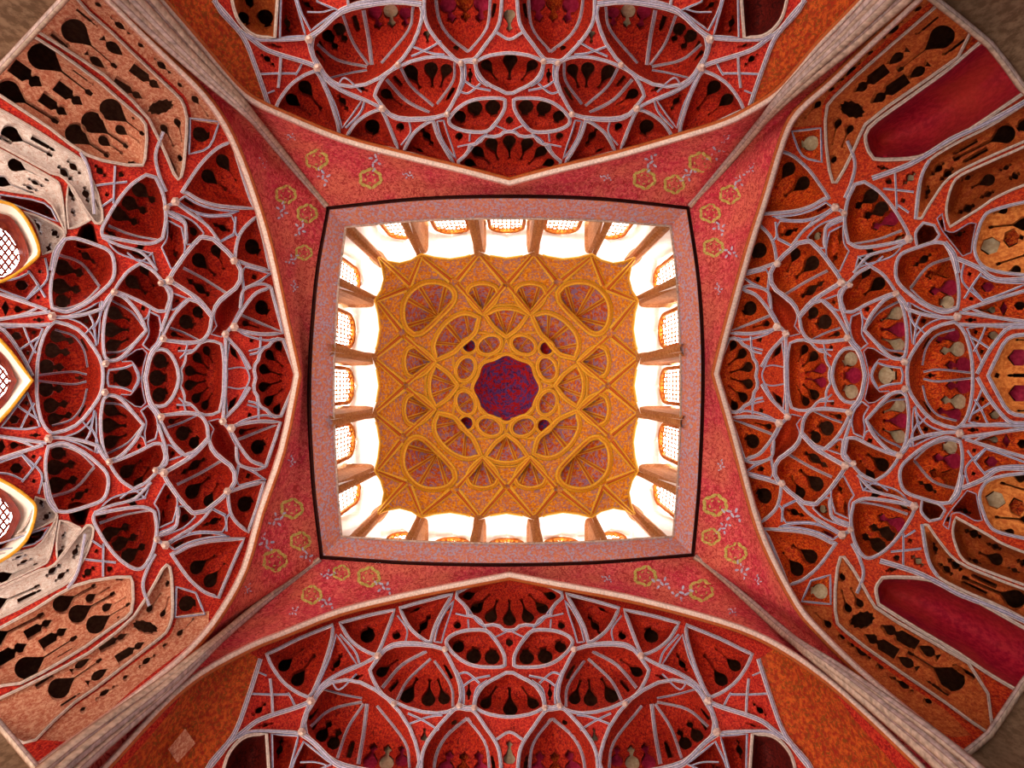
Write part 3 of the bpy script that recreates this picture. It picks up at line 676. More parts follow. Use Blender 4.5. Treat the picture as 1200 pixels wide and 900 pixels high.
def mapper_raw(side, s):
    if s > 0:
        return lambda x, y: (x, y)
    return lambda x, y: (x - 12 * min((443 - y) / 210, 1.5), 443 + (443 - y) * (1 - 0.00026 * (443 - y)))


def cell_z(base, outline, depth, horizontal):
    o = np.array(outline)
    q = np.abs(o[:, 0] - 597) if horizontal else np.abs(o[:, 1] - 450)
    q0, q1 = q.min(), q.max()
    cen = o.mean(axis=0)
    dm = max(dist_poly(np.array([cen]), outline)[0], 3.0)

    def zf(px, py):
        px, py = np.asarray(px, float), np.asarray(py, float)
        pts = np.c_[px.ravel(), py.ravel()]
        d = dist_poly(pts, outline)
        qq = np.abs(pts[:, 0] - 597) if horizontal else np.abs(pts[:, 1] - 450)
        t = np.clip((q1 - qq) / max(q1 - q0, 1), 0, 1)
        add = 1.1 * depth * (1 - np.exp(-d / (0.42 * dm))) * (0.25 + 0.75 * t)
        return base(px, py) + add.reshape(px.shape)
    return zf


BACKS = {'c': LIT_CREAM, 'm': LIT_MAGENTA, 'o': WARM_LIT}  # back plate colours standing for light inside the holes


def build_vault(side):
    info = VAULTS[side]
    horiz = side in ('left', 'right')
    base = zbay(side)
    root = empty('muqarnas_vault', info['label'], 'vault')
    arch = ARCH[side]
    if side == 'top':
        outline = arch + [(1060, -46), (140, -46)]
    elif side == 'bottom':
        outline = arch + [(1130, 946), (70, 946)]
    elif side == 'right':
        outline = arch + [(1248, 946), (1248, -46)]
    else:
        outline = arch + [(-46, 946), (-46, -46)]
    warm = side == 'right'  # warm light on this vault is carried by its orange reds
    cellm = {None: WARM_LIT if warm else RED, 'plain': WARM_WEB if warm else WEBR, 'screen': TANR if warm or not horiz else TANL, 'pale': WINDOW_LIT,
             'plate': PLATE, 'barrel': BARREL, 'jamb': WALLR}
    cells = B_CELLS if horiz else A_CELLS
    lines = B_LINES if horiz else A_LINES
    webm = B_WEB if horiz else A_WEB
    cut, tasks = [], []
    want = {'left': 'L', 'right': 'R'}.get(side)
    for c in cells:
        if c.get('side') and c['side'] != want:
            continue
        mk = mapper_raw if c.get('raw') else mapper
        for s in ((1,) if c.get('c') else (1, -1)):
            f, g = mk(side, 1), mk(side, -1)
            if c.get('c'):
                o = [f(*p) for p in c['o']]
                o += [g(*p) for p in reversed(c['o'])]
                o = [p for i, p in enumerate(o) if math.hypot(p[0] - o[i - 1][0], p[1] - o[i - 1][1]) > .6]
            else:
                h = f if s > 0 else g
                o = [h(*p) for p in c['o']]
            ms, ls = [], []
            for mm in c.get('m', ()):
                for h in ((f, g) if c.get('c') else ((f if s > 0 else g),)):
                    onaxis = c.get('c') and (abs(mm[2] - 440) < 1.2 if horiz else abs(mm[1] - 597) < 1.2)
                    if onaxis and h is g:
                        continue
                    a, b = h(mm[1], mm[2]), h(mm[3], mm[4])
                    ms.append((motif(mm[0], *a, *b, mm[5] * (1.2 if mm[0] in 'fps' and c.get('t') not in ('screen', 'pale') else 1) * (.84 if c.get('raw') and s < 0 else 1)), mm[6] if len(mm) > 6 else None, a, b))
            for pl, w in c.get('l', ()):
                for h in ((f, g) if c.get('c') else ((f if s > 0 else g),)):
                    ls.append(([h(*p) for p in pl], w))
            tasks.append((c, smooth_closed(o, 3), ms, ls, s))
    for c, o, ms, ls, s in tasks:
        cut.append(o)
    big = np.array([[2000, 2000]])
    for c, o, ms, ls, s in tasks:
        arr = np.array(o)
        if not inside(arr, outline).any():
            continue
        zf = cell_z(base, o, c['d'], horiz)
        t = c.get('t')
        m = cellm[t]
        holes = [h for h, *_ in ms]
        if not horiz and t == 'screen' and ((side == 'top') == (s < 0)) or (not horiz and t == 'screen' and side == 'bottom' and s < 0):
            m, holes, ms = MAROON, [], []
        nm = {'screen': 'bottle_screen', 'pale': 'bottle_screen', 'barrel': 'barrel_niche', 'plate': 'niche_plate', 'jamb': 'jamb_wall'}.get(t, 'muqarnas_cell')
        ext = max(np.ptp(arr[:, 0]), np.ptp(arr[:, 1]))
        obj_ = patch(nm, o, zf, holes, 4.0 if ext < 90 else 6.0, m, root, push=info['push'], clip=outline if t in ('jamb', 'screen') and not inside(arr, outline).all() else None)
        if obj_ is None:
            continue
        rw = c.get('rw', 6.4) * .72
        rm = TANRIB if t in ('screen', 'pale', 'barrel') else (RIB if rw > 3.4 else THIN)
        if rw > 1 and t != 'jamb' and not (t == 'screen' and c['d'] < .035):
            rib('rim', o[::2] if len(o) > 40 else o, base, rw, rm, obj_, h=0.024 if rw > 4 else .016, n=1, closed=True)
        for pl, w in ls:
            rib('rib', pl, zf, w * .72, RIB if w > 4 else THIN, obj_, h=.018)
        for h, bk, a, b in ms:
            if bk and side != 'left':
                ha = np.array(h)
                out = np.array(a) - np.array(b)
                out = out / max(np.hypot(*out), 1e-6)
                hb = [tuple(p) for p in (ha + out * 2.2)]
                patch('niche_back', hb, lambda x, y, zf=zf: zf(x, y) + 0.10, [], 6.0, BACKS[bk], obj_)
    if side == 'bottom':
        patch('tan_patch', [(197, 878), (217, 854), (229, 871), (208, 894)], lambda x, y: base(x, y) - .012, [], 8.0, TANL, root)
    # web between the cells
    wm, wb = [], []
    for mm in webm:
        for s in (1, -1):
            h = mapper(side, s)
            if not horiz and abs(mm[1] - 597) < 1 and s < 0:
                continue
            a, b = h(mm[1], mm[2]), h(mm[3], mm[4])
            poly = motif(mm[0], *a, *b, mm[5])
            if np.all(inside(np.array(poly), outline)) and not any(inside(np.array([a]), c)[0] for c in cut):
                wm.append(poly)
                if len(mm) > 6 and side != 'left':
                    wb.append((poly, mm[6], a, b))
    wins = WIN_L if side == 'left' else []
    web = patch('vault_web', outline, base, wm, 7.0, (WARM_WEB if warm else WEBR), root, push=info['push'], cuts=cut + [w['sur'] for w in wins])
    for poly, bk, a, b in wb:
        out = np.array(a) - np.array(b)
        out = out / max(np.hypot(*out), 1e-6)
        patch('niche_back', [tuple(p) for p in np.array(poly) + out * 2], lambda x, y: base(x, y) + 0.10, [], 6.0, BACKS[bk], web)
    for pl, w in lines:
        for s in (1, -1):
            h = mapper(side, s)
            if abs(max(p[0] for p in pl) - 612) < 1 and s < 0 and not horiz:
                continue
            q = [h(*p) for p in pl]
            if side == 'left' and np.min(np.array(q)[:, 0]) < 20:
                qa = np.array(q)
                if any(inside(qa, wd['sur']).any() for wd in wins) or (np.abs(qa[:, 1] - 443) > 120).any():
                    continue
            rib('rib', q, base, w * .74, RIB if w > 4 else THIN, root, h=0.026 if w > 4 else .018)
    # little plaster pendants where the tiers meet
    for (tx, ty, tr) in (B_TIPS if horiz else A_TIPS):
        for s in (1, -1):
            x, y = mapper(side, s)(tx, ty)
            if side == 'left' and abs(y - 443) > 150 and x < 130:
                continue
            z = float(base(x, y))
            dirv = np.array((597 - x, 445 - y)); dirv = dirv / np.hypot(*dirv)
            pv = [W(x + tr * .55 * math.cos(a) + dirv[0] * 1, y + tr * .55 * math.sin(a) + dirv[1] * 1, z - .012) for a in np.arange(6) * math.pi / 3]
            pv += [W(x + tr * .8 * math.cos(a), y + tr * .8 * math.sin(a), z - .035) for a in np.arange(6) * math.pi / 3]
            pv += [W(x + tr * .3 * math.cos(a) - dirv[0] * 2, y + tr * .3 * math.sin(a) - dirv[1] * 2, z - .085) for a in np.arange(6) * math.pi / 3]
            pf = [(r * 6 + i, r * 6 + (i + 1) % 6, (r + 1) * 6 + (i + 1) % 6, (r + 1) * 6 + i) for r in range(2) for i in range(6)] + [tuple(range(12, 18))]
            mesh_obj('pendant', pv, pf, PENDANT, root)
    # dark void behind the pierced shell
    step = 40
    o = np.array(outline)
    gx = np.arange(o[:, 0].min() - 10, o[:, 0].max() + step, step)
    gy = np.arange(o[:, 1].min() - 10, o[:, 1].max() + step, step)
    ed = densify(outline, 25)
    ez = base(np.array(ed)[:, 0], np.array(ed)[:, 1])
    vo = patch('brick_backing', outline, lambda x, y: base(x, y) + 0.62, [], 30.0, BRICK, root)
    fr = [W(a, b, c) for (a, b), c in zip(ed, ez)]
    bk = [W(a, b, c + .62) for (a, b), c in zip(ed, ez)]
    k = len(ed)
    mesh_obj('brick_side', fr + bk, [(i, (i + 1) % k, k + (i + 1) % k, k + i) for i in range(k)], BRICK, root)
    return root


for sd in ('top', 'bottom', 'right', 'left'):
    build_vault(sd)

# ------------------------------------------------------------------ spandrels between lantern frame and arches
ZF_OUT, ZF_IN = 5.0, 5.22


def groin_z(line):
    """height along a corner groin: from the frame down to the pier"""
    p = resample(line, 40)
    za = np.minimum(zA(p[:, 0], p[:, 1]), zB(p[:, 0], p[:, 1])) - 0.16
    t = np.linspace(0, 1, 40)
    blend = np.clip(t / 0.38, 0, 1)
    z = ZF_OUT * (1 - blend) + za * blend
    return p, z


def spandrel(side, ga, gb, label, flowers):
    root = empty('painted_spandrel', label, 'vault panel')
    base = zbay(side)
    arch = ARCH[side]
    # index of the apex
    if side in ('top', 'bottom'):
        ia = min(range(len(arch)), key=lambda i: abs(arch[i][0] - 597))
    else:
        ia = min(range(len(arch)), key=lambda i: abs(arch[i][1] - 438))
    fo = FRAME_OUT[side]
    if side in ('bottom', 'left'):
        fo = fo[::-1]
    fo_s = cr_open(fo, 6)
    mid = len(fo_s) // 2
    halves = []
    ga_line, gb_line = GROIN_L[ga], GROIN_L[gb]
    first_at_start = math.hypot(fo_s[0][0] - ga_line[0][0], fo_s[0][1] - ga_line[0][1]) < 6
    gs, ge = (ga_line, gb_line) if first_at_start else (gb_line, ga_line)
    # arches are listed start -> end in the same sense as the frame sides
    a_start = arch[:ia + 1][::-1]
    a_end = arch[ia:]
    d0 = math.hypot(a_start[-1][0] - gs[-1][0], a_start[-1][1] - gs[-1][1])
    d1 = math.hypot(a_end[-1][0] - gs[-1][0], a_end[-1][1] - gs[-1][1])
    if d1 < d0:
        a_start, a_end = a_end, a_start
    f_start = fo_s[:mid + 1][::-1]
    f_end = fo_s[mid:]
    verts, faces = [], []
    NU, NV = 60, 10
    surf = {}
    for hi, (al, fl, g) in enumerate(((a_start, f_start, gs), (a_end, f_end, ge))):
        A = resample(al, NU)
        Az = base(A[:, 0], A[:, 1]) - 0.16
        Az[:] = np.minimum(Az, ZF_OUT - 0.06)
        nf = int(NU * 0.5)
        G, Gz = groin_z(cr_open(g, 4))
        Gr = resample(G, NU - nf + 1)[1:]
        Gzr = np.interp(np.linspace(0, 1, NU - nf + 1), np.linspace(0, 1, len(Gz)), Gz)[1:]
        Fp = np.r_[resample(fl, nf), Gr]
        Fz = np.r_[np.full(nf, ZF_OUT), Gzr]
        s = len(verts)
        for i in range(NU):
            for j in range(NV + 1):
                t = j / NV
                q = A[i] * (1 - t) + Fp[i] * t
                z = Az[i] * (1 - t) + Fz[i] * t - 0.10 * math.sin(math.pi * t) * min(1, np.hypot(*(A[i] - Fp[i])) / 80) * -1
                verts.append(W(q[0], q[1], z))
                surf[(hi, i, j)] = (q, z)
        k = NV + 1
        faces += [(s + i * k + j, s + i * k + j + 1, s + (i + 1) * k + j + 1, s + (i + 1) * k + j) for i in range(NU - 1) for j in range(NV)]
    pan = mesh_obj('rose_panel', verts, faces, PINK, root, smooth=True)
    keys = np.array([v[0] for v in surf.values()]); zs = np.array([v[1] for v in surf.values()])

    def zs_at(px, py):
        px, py = np.atleast_1d(px), np.atleast_1d(py)
        out = []
        for a, b in zip(px, py):
            d = np.hypot(keys[:, 0] - a, keys[:, 1] - b)
            i = np.argsort(d)[:4]
            w = 1 / (d[i] + .5)
            out.append((zs[i] * w).sum() / w.sum())
        return np.array(out)
    # moulded arch edge and the soffit behind it
    af = [p for p in arch]
    flip = (side in ('top', 'right'))
    line = af if side in ('bottom', 'right') else af[::-1]
    azf = lambda x, y: np.minimum(base(x, y) - 0.17, ZF_OUT - 0.07)
    rib('arch_band', line[::-1], azf, 10.5, ARCHB, root, h=0.04, n=1)
    A = np.array(arch); z0 = azf(A[:, 0], A[:, 1]); z1 = base(A[:, 0], A[:, 1]) + .02
    n = len(A)
    mesh_obj('arch_soffit', [W(a, b, c) for (a, b), c in zip(A, z0)] + [W(a, b, c) for (a, b), c in zip(A, z1)], [(i, i + 1, n + i + 1, n + i) for i in range(n - 1)], WALLR, root)
    # painted sprays
    for fx, fy, r, ang in flowers:
        fl_v, fl_f = [], []
        def leaf(cx_, cy_, l, w, a, V, Fc):
            s = len(V)
            pts = []
            for q in range(8):
                th = q * math.pi / 4
                dx, dy = l * math.cos(th), w * math.sin(th)
                pts.append((cx_ + dx * math.cos(a) - dy * math.sin(a), cy_ + dx * math.sin(a) + dy * math.cos(a)))
            zz = zs_at([p[0] for p in pts], [p[1] for p in pts]) - 0.008
            V.extend(W(p[0], p[1], z) for p, z in zip(pts, zz))
            Fc.append(tuple(range(s, s + 8)))
        if r > 0:
            for q in range(11):
                a = q * 2 * math.pi / 11
                leaf(fx + r * math.cos(a), fy + r * .85 * math.sin(a), r * .34, r * .17, a + 1.2 + (q % 2) * .8, fl_v, fl_f)
            for q in range(5):
                a = q * 2 * math.pi / 5 + .4
                leaf(fx + r * .5 * math.cos(a), fy + r * .45 * math.sin(a), r * .16, r * .07, a + 1.4, fl_v, fl_f)
            mesh_obj('painted_blossom', fl_v, fl_f, OLIVE, pan)
        V2, F2 = [], []
        rr = abs(r) if r > 0 else 7
        ox, oy = (fx + math.cos(ang) * rr * 1.7, fy + math.sin(ang) * rr * 1.7) if r > 0 else (fx, fy)
        for q, (du, dv, l, a2) in enumerate(((-.8, .1, .32, .4), (-.35, -.12, .36, -.3), (.1, .05, .34, .5), (.55, -.1, .3, -.6), (.2, -.5, .3, 1.4), (-.1, .5, .28, 1.9), (.9, .15, .22, .9))):
            ca, sa = math.cos(ang), math.sin(ang)
            leaf(ox + rr * (du * ca - dv * sa), oy + rr * (du * sa + dv * ca), rr * l * .8, rr * .12, ang + a2, V2, F2)
        mesh_obj('painted_spray', V2, F2, SKYB, pan)
    return root


spandrel('top', 'tl', 'tr', 'rose spandrel over the shallow vault with plain jamb walls', [(371, 187, 12, 1.2), (434, 209, 12, -1.3), (340, 160, -1, .4), (478, 205, -1, .3), (755, 210, 12, -1.2), (790, 216, 11, -.6), (820, 190, 12, -.5), (851, 163, -1, 2.4), (710, 208, -1, .3)])
spandrel('bottom', 'bl', 'br', 'rose spandrel over the shallow vault with the tan patched jamb', [(365, 697, 11, .5), (432, 676, 12, .6), (345, 716, -1, 2.4), (400, 671, 9, 3), (756, 675, 12, .4), (822, 692, 13, 3), (711, 678, -1, .5), (858, 716, -1, .6)])
spandrel('left', 'tl', 'bl', 'rose spandrel with pointed arch beside the lattice window vault', [(335, 228, 11, 1.8), (360, 250, 11, 2.0), (356, 296, 9, 2.6), (345, 335, -1, 1.6), (308, 190, -1, 1), (342, 596, 12, 2.5), (322, 657, 13, -2), (352, 634, 11, 1.2), (342, 540, -1, 1.6), (291, 690, -1, 2)])
spandrel('right', 'tr', 'br', 'rose spandrel with pointed arch beside the barrel niche vault', [(855, 228, 11, -1), (832, 250, 11, 1), (836, 290, 11, .3), (842, 338, -1, 1.4), (880, 197, -1, 2.2), (838, 592, 13, .5), (833, 629, 10, -.6), (862, 648, 12, 1.2), (888, 680, -1, 1.6), (845, 545, -1, 1.8)])

TRIM_LABELS = {'tl': 'striped stone groin rib running between pierced tan screen and plain red jamb', 'tr': 'striped stone groin rib descending towards the crimson barrel niche beside plain orange jamb',
               'br': 'striped stone groin rib descending between orange jamb and russet bottle screen', 'bl': 'striped stone groin rib descending beside the patched red jamb wall'}
for i, (g, line) in enumerate(GROIN_L.items()):
    root = empty('trim_%d' % (i + 1), TRIM_LABELS[g], 'rib', 'structure')
    P, Z = groin_z(cr_open(line, 4))

    def gz(x, y, P=P, Z=Z):
        x, y = np.atleast_1d(x), np.atleast_1d(y)
        return np.array([Z[np.argmin(np.hypot(P[:, 0] - a, P[:, 1] - b))] for a, b in zip(x, y)]) - 0.02
    up = [tuple(p) for p in P[:14]]
    rib('groin_rib', up, gz, 7, GROIN, root, h=0.03, n=1, w2=12)
    lo = P[12:]
    d = np.gradient(lo, axis=0); d /= np.hypot(d[:, 0], d[:, 1])[:, None]
    nrm = np.c_[-d[:, 1], d[:, 0]]
    sp = np.linspace(0, 1, len(lo)) ** .8
    for k in (-1, 0, 1):
        q = [tuple(a + b * k * 15 * t) for a, b, t in zip(lo, nrm, sp)]
        rib('pier_moulding', q, gz, 9, GROIN, root, h=0.05 + .02 * (k == 0), n=1, w2=19)

# ------------------------------------------------------------------ lantern frame
root = empty('trim_5', 'square painted cornice framing the bright lantern', 'cornice', 'structure')
for sd in ('top', 'right', 'bottom', 'left'):
    a = resample(cr_open(FRAME_OUT[sd], 8), 30)
    b = resample(cr_open(FRAME_IN[sd], 8), 30)
    n = 30
    c = a + (b - a) * .16
    v = [W(*p, ZF_OUT - .10) for p in c] + [W(*p, ZF_IN - 0.06) for p in b] + [W(*p, ZF_IN + .05) for p in b]
    f = [(i, i + 1, n + i + 1, n + i) for i in range(n - 1)] + [(n + i, n + i + 1, 2 * n + i + 1, 2 * n + i) for i in range(n - 1)]
    mesh_obj('cornice_band', v, f, FRAMEB, root)
    v = [W(*p, ZF_OUT) for p in a] + [W(*p, ZF_OUT + .05) for p in (a + (b - a) * .05)] + [W(*p, ZF_OUT + .05) for p in (a + (b - a) * .14)] + [W(*p, ZF_OUT - .10) for p in c]
    f = [(r * n + i, r * n + i + 1, (r + 1) * n + i + 1, (r + 1) * n + i) for r in range(3) for i in range(n - 1)]
    mesh_obj('dark_groove', v, f, DARK, root)
    rib('inner_bead', [tuple(p) for p in b[::3]] + [tuple(b[-1])], lambda x, y: np.full(np.shape(x), ZF_IN - .06), 3, GROIN, root, h=.02, n=2)

# ------------------------------------------------------------------ lantern drum and dome
DC = np.array((593.5, 452.0))
RD = 1.97


def d4(a, b):
    """the eight symmetric places of a point (a across, b out)"""
    return [(a, -b), (b, -a), (b, a), (a, b), (-a, b), (-b, a), (-b, -a), (-a, -b)]


def rot(k, a, b, m=1):
    """side k (0 top, 1 right, 2 bottom, 3 left); a across, b outwards"""
    a *= m
    x, y = [(a, -b), (b, a), (-a, b), (-b, -a)][k]
    return (DC[0] + x, DC[1] + y)


heads = [(-151, 150), (-100, 154), (-32, 157), (32, 157), (100, 154), (151, 150)]
bases = [(-189, 187), (-119, 194), (-40, 197), (40, 197), (119, 194), (189, 187)]
apex = [(-125, 143), (-66, 148), (0, 149), (66, 148), (125, 143)]
NRM = [(0, -1), (1, 0), (0, 1), (-1, 0)]
drum = empty('lantern_drum', 'ring of twenty slender painted pillars carrying the golden dome', 'drum')
wi = 0


def zdrum(b):
    return RD * F / b


for k in range(4):
    n = NRM[k]
    for i in range(6):
        if i == 5:
            continue           # corner pillar belongs to the next side
        (ha, hb), (ba, bb) = heads[i], bases[i]
        P0, P1 = np.array(rot(k, ba, bb)), np.array(rot(k, ha, hb))
        d = (P1 - P0) / np.hypot(*(P1 - P0))
        t = np.array((-d[1], d[0]))
        P0e = P0 - d * 10
        z0, z1 = zdrum(bb) - .12, zdrum(hb)
        nn = np.array(n, float)
        if i == 0:
            q = NRM[(k + 3) % 4]
            nn = (nn + np.array(q)) / 1.414
            fwd = .10
        else:
            fwd = 0.0
        v = []
        for (P, z, w) in ((P0e, z0, 8.6), (P0 + (P1 - P0) * .5, (z0 + z1) / 2, 7.2), (P1 - d * 3, z1, 6.4), (P1 + d * 3, z1 + .12, 8)):
            for o, dep in ((-1, .12), (-.8, 0), (-.3, -.03), (.3, -.03), (.8, 0), (1, .12)):
                x, y, zz = W(*(P + t * w * o), z)
                v.append((x + nn[0] * (dep - fwd), y + nn[1] * (dep - fwd), zz))
            x, y, zz = W(*(P + t * w * 1), z); v.append((x + nn[0] * .5, y + nn[1] * .5, zz))
            x, y, zz = W(*(P - t * w * 1), z); v.append((x + nn[0] * .5, y + nn[1] * .5, zz))
        f = []
        for r in range(3):
            for c in range(8):
                f.append((r * 8 + c, r * 8 + (c + 1) % 8, (r + 1) * 8 + (c + 1) % 8, (r + 1) * 8 + c))
        mesh_obj('pillar', v, f, PILLAR, drum)
    for i in range(5):
        wi += 1
        win = empty('window_%d' % wi, 'arched white niche with glowing amber lattice window in the lantern drum', 'window', 'structure', 'lantern drum windows')
        pts = [bases[i], heads[i], (heads[i][0] * .55 + apex[i][0] * .45, heads[i][1] * .35 + apex[i][1] * .65), apex[i], (heads[i + 1][0] * .55 + apex[i][0] * .45, heads[i + 1][1] * .35 + apex[i][1] * .65), heads[i + 1], bases[i + 1]]
        pts = [(pts[0][0], pts[0][1] + 8)] + pts[1:-1] + [(pts[-1][0], pts[-1][1] + 8)]
        fr, bk = [], []
        for (a, b) in pts:
            x, y, z = W(*rot(k, a, b), zdrum(b))
            fr.append((x, y, z))
            top = b < 170
            bk.append((x + n[0] * .52, y + n[1] * .52, z + (.24 if top else .85)))
        m = len(pts)
        mesh_obj('niche', fr + bk, [(j, j + 1, m + j + 1, m + j) for j in range(m - 1)] + [tuple(range(m, 2 * m))], WHITE, win)
        # lattice window in the back of the niche
        B = np.array(bk)
        ctr = (B[0] + B[-1]) / 2
        acr = (B[-1] - B[0]); wd = np.hypot(acr[0], acr[1]); acr = acr / np.linalg.norm(acr)
        cx_ = (B[1] + B[-2]) / 2
        ctr = np.array([cx_[0], cx_[1], ctr[2]]) - np.array((n[0], n[1], 0)) * .03
        hw = 0.27
        ztop = B[3][2] - .10 - ctr[2]
        zs_ = ztop - hw
        arc = [(-hw, 0)] + [(-hw * math.cos(t), zs_ + hw * math.sin(t)) for t in np.linspace(0, math.pi, 13)] + [(hw, 0)]
        to3 = lambda u, z, off=0: tuple(ctr + acr * u + np.array((-n[0] * off, -n[1] * off, z)))
        mesh_obj('pane', [to3(u, z) for u, z in arc], [tuple(range(len(arc)))], PANE, win)
        fv, ff = [], []
        for (u, z) in arc:
            s_ = 1.0
            cz = min(z, zs_)
            iu, iz = u * .86, cz + (z - cz) * .86
            fv += [to3(u * 1.08, cz + (z - cz) * 1.08, .0), to3(u * 1.05, cz + (z - cz) * 1.05, .05), to3(iu, iz, .05), to3(iu, iz, 0)]
        for j in range(len(arc) - 1):
            ff += [(j * 4 + q, j * 4 + q + 1, j * 4 + q + 5, j * 4 + q + 4) for q in range(3)]
        mesh_obj('amber_frame', fv, ff, AMBER, win)
        lv, lf = [], []

        def bar(p, q, w=.011):
            p, q = np.array(p, float), np.array(q, float)
            e = q - p
            e = e / max(np.hypot(*e), 1e-6)
            o = np.array((-e[1], e[0])) * w
            s = len(lv)
            for r, off in ((p - o, .02), (p + o, .02), (q + o, .02), (q - o, .02), (p, .035), (q, .035)):
                lv.append(to3(r[0], r[1], off))
            lf.extend([(s, s + 4, s + 5, s + 3), (s + 1, s + 4, s + 5, s + 2)])
        for q in range(-3, 4):
            u = q * hw * .25
            bar((u, 0), (u * .9, zs_ + math.sqrt(max(hw * hw - u * u, 0)) * .84))
        for q in range(1, 9):
            z = zs_ * q / 7.0
            if z < zs_ + hw * .5:
                bar((-hw * .84, z), (hw * .84, z))
        for q in range(1, 6):
            a = q * math.pi / 6
            bar((hw * .3 * math.cos(a), zs_ + hw * .3 * math.sin(a)), (hw * .85 * math.cos(a), zs_ + hw * .85 * math.sin(a)))
        mesh_obj('lattice', lv, lf, AMBER, win)

dome = empty('lantern_dome', 'golden painted muqarnas dome with dark red round medallion above the windows', 'dome')


def zdome(px, py):
    px, py = np.asarray(px, float), np.asarray(py, float)
    r = (np.abs(px - DC[0]) ** 3 + np.abs(py - DC[1]) ** 3) ** (1 / 3)
    return 8.3 - 1.62 * (np.minimum(r, 170) / 157) ** 1.7


def zc_at(outline, depth, focus):
    dm = max(dist_poly(np.array([np.mean(outline, axis=0)]), outline)[0], 3)

    def zf(px, py):
        px, py = np.asarray(px, float), np.asarray(py, float)
        pts = np.c_[px.ravel(), py.ravel()]
        d = dist_poly(pts, outline)
        g = np.exp(-((pts - np.array(focus)) ** 2).sum(1) / (2 * (dm * .9) ** 2))
        return zdome(px, py) + (depth * (1 - np.exp(-d / (.45 * dm))) * (.35 + .65 * g)).reshape(px.shape)
    return zf


dcells, dwork = [], []


def add_dome_cell(outl, depth, focus, mat, rw, lines=(), name='dome_cell', sharp=48):
    o = smooth_closed(outl, 3, sharp)
    dcells.append(o)
    dwork.append((o, depth, focus, mat, rw, lines, name))


for k in range(4):
    P = lambda a, b, m=1, k=k: rot(k, a, b, m)
    # corner domelet
    circ = [(80, 79), (70, 89), (62, 99), (60, 109), (68, 118), (83, 122), (99, 120), (111, 112), (120, 99), (122, 84), (118, 69), (109, 61), (99, 62), (89, 70)]
    add_dome_cell([P(*q) for q in circ], .40, P(84, 82), GOLDCELL, 5,
                  [([P(81, 80), P(*q)], 5) for q in ((102, 116), (116, 102), (70, 117), (117, 71))])
    # fan domelets beside the axis
    for m in (1, -1):
        q = [(28, 84), (41, 96), (47, 108), (42, 117), (28, 120.5), (14, 117), (9, 108), (15, 96)]
        add_dome_cell([P(a, b, m) for a, b in q], .28, P(28, 90, m), GOLDCELL, 4, [([P(28, 85, m), P(38, 115, m)], 4), ([P(28, 85, m), P(17, 114, m)], 4)])
        q = [(20 + 15 * math.cos(t) * math.cos(.39) + 11 * math.sin(t) * math.sin(.39), 48 - 15 * math.cos(t) * math.sin(.39) + 11 * math.sin(t) * math.cos(.39)) for t in np.arange(14) * math.pi / 7]
        add_dome_cell([P(a, b, m) for a, b in q], .22, P(20, 44, m), GOLDCELL, 3.4, [([P(14, 40, m), P(26, 56, m)], 2.5)])
    q = [(30, 82), (46, 86), (61, 81), (74, 71), (83, 58), (85, 45), (80, 32), (64, 36), (57, 42), (47, 54), (39, 62)]
    add_dome_cell([P(a, b) for a, b in q], .34, P(52, 50), GOLDCELL, 4.5, [([P(50, 52), P(72, 70)], 6), ([P(48, 54), P(50, 84)], 4), ([P(58, 43), P(83, 48)], 4)])
    q = [(0, 57), (14, 68), (25, 83), (13, 89), (0, 91), (-13, 89), (-25, 83), (-14, 68)]
    add_dome_cell([P(a, b) for a, b in q], .26, P(0, 62), GOLDCELL, 4, [([P(0, 58), P(11, 87)], 4), ([P(0, 58), P(-11, 87)], 4)])
    q = [(47 + 9 * math.cos(t), 44 + 9 * math.sin(t)) for t in np.arange(8) * math.pi / 4]
    add_dome_cell([P(a, b) for a, b in q], .30, P(47, 44), MEDAL, 2.5, name='rosette')
q = [(DC[0] + (38.5 + 1.6 * math.cos(8 * t)) * math.cos(t), DC[1] + 3 + (38.5 + 1.6 * math.cos(8 * t)) * math.sin(t)) for t in np.arange(48) * math.pi / 24]
add_dome_cell(q, .75, (DC[0], DC[1] + 3), MEDAL, 3, name='medallion')
for o, depth, focus, mat_, rw, lines, nm in dwork:
    zf = zc_at(o, depth, focus)
    c = patch(nm, o, zf, [], 4.0, mat_, dome)
    rib('gilt_rim', o, zdome, rw * 1.5, GILT, c, h=.05, n=1, closed=True)
    for pl, w in lines:
        rib('gilt_rib', [pl[0], ((pl[0][0] + pl[1][0]) / 2, (pl[0][1] + pl[1][1]) / 2), pl[1]], zf, w * .6, GARM, c, h=.04, w2=w * 1.2)
ol = []
for k in range(4):
    for i in range(5):
        ol += [rot(k, *heads[i]), rot(k, heads[i][0] * .55 + apex[i][0] * .45, heads[i][1] * .35 + apex[i][1] * .65), rot(k, *apex[i]), rot(k, heads[i + 1][0] * .55 + apex[i][0] * .45, heads[i + 1][1] * .35 + apex[i][1] * .65)]
patch('dome_web', ol, zdome, [], 6.0, GOLDWEB, dome, cuts=dcells)
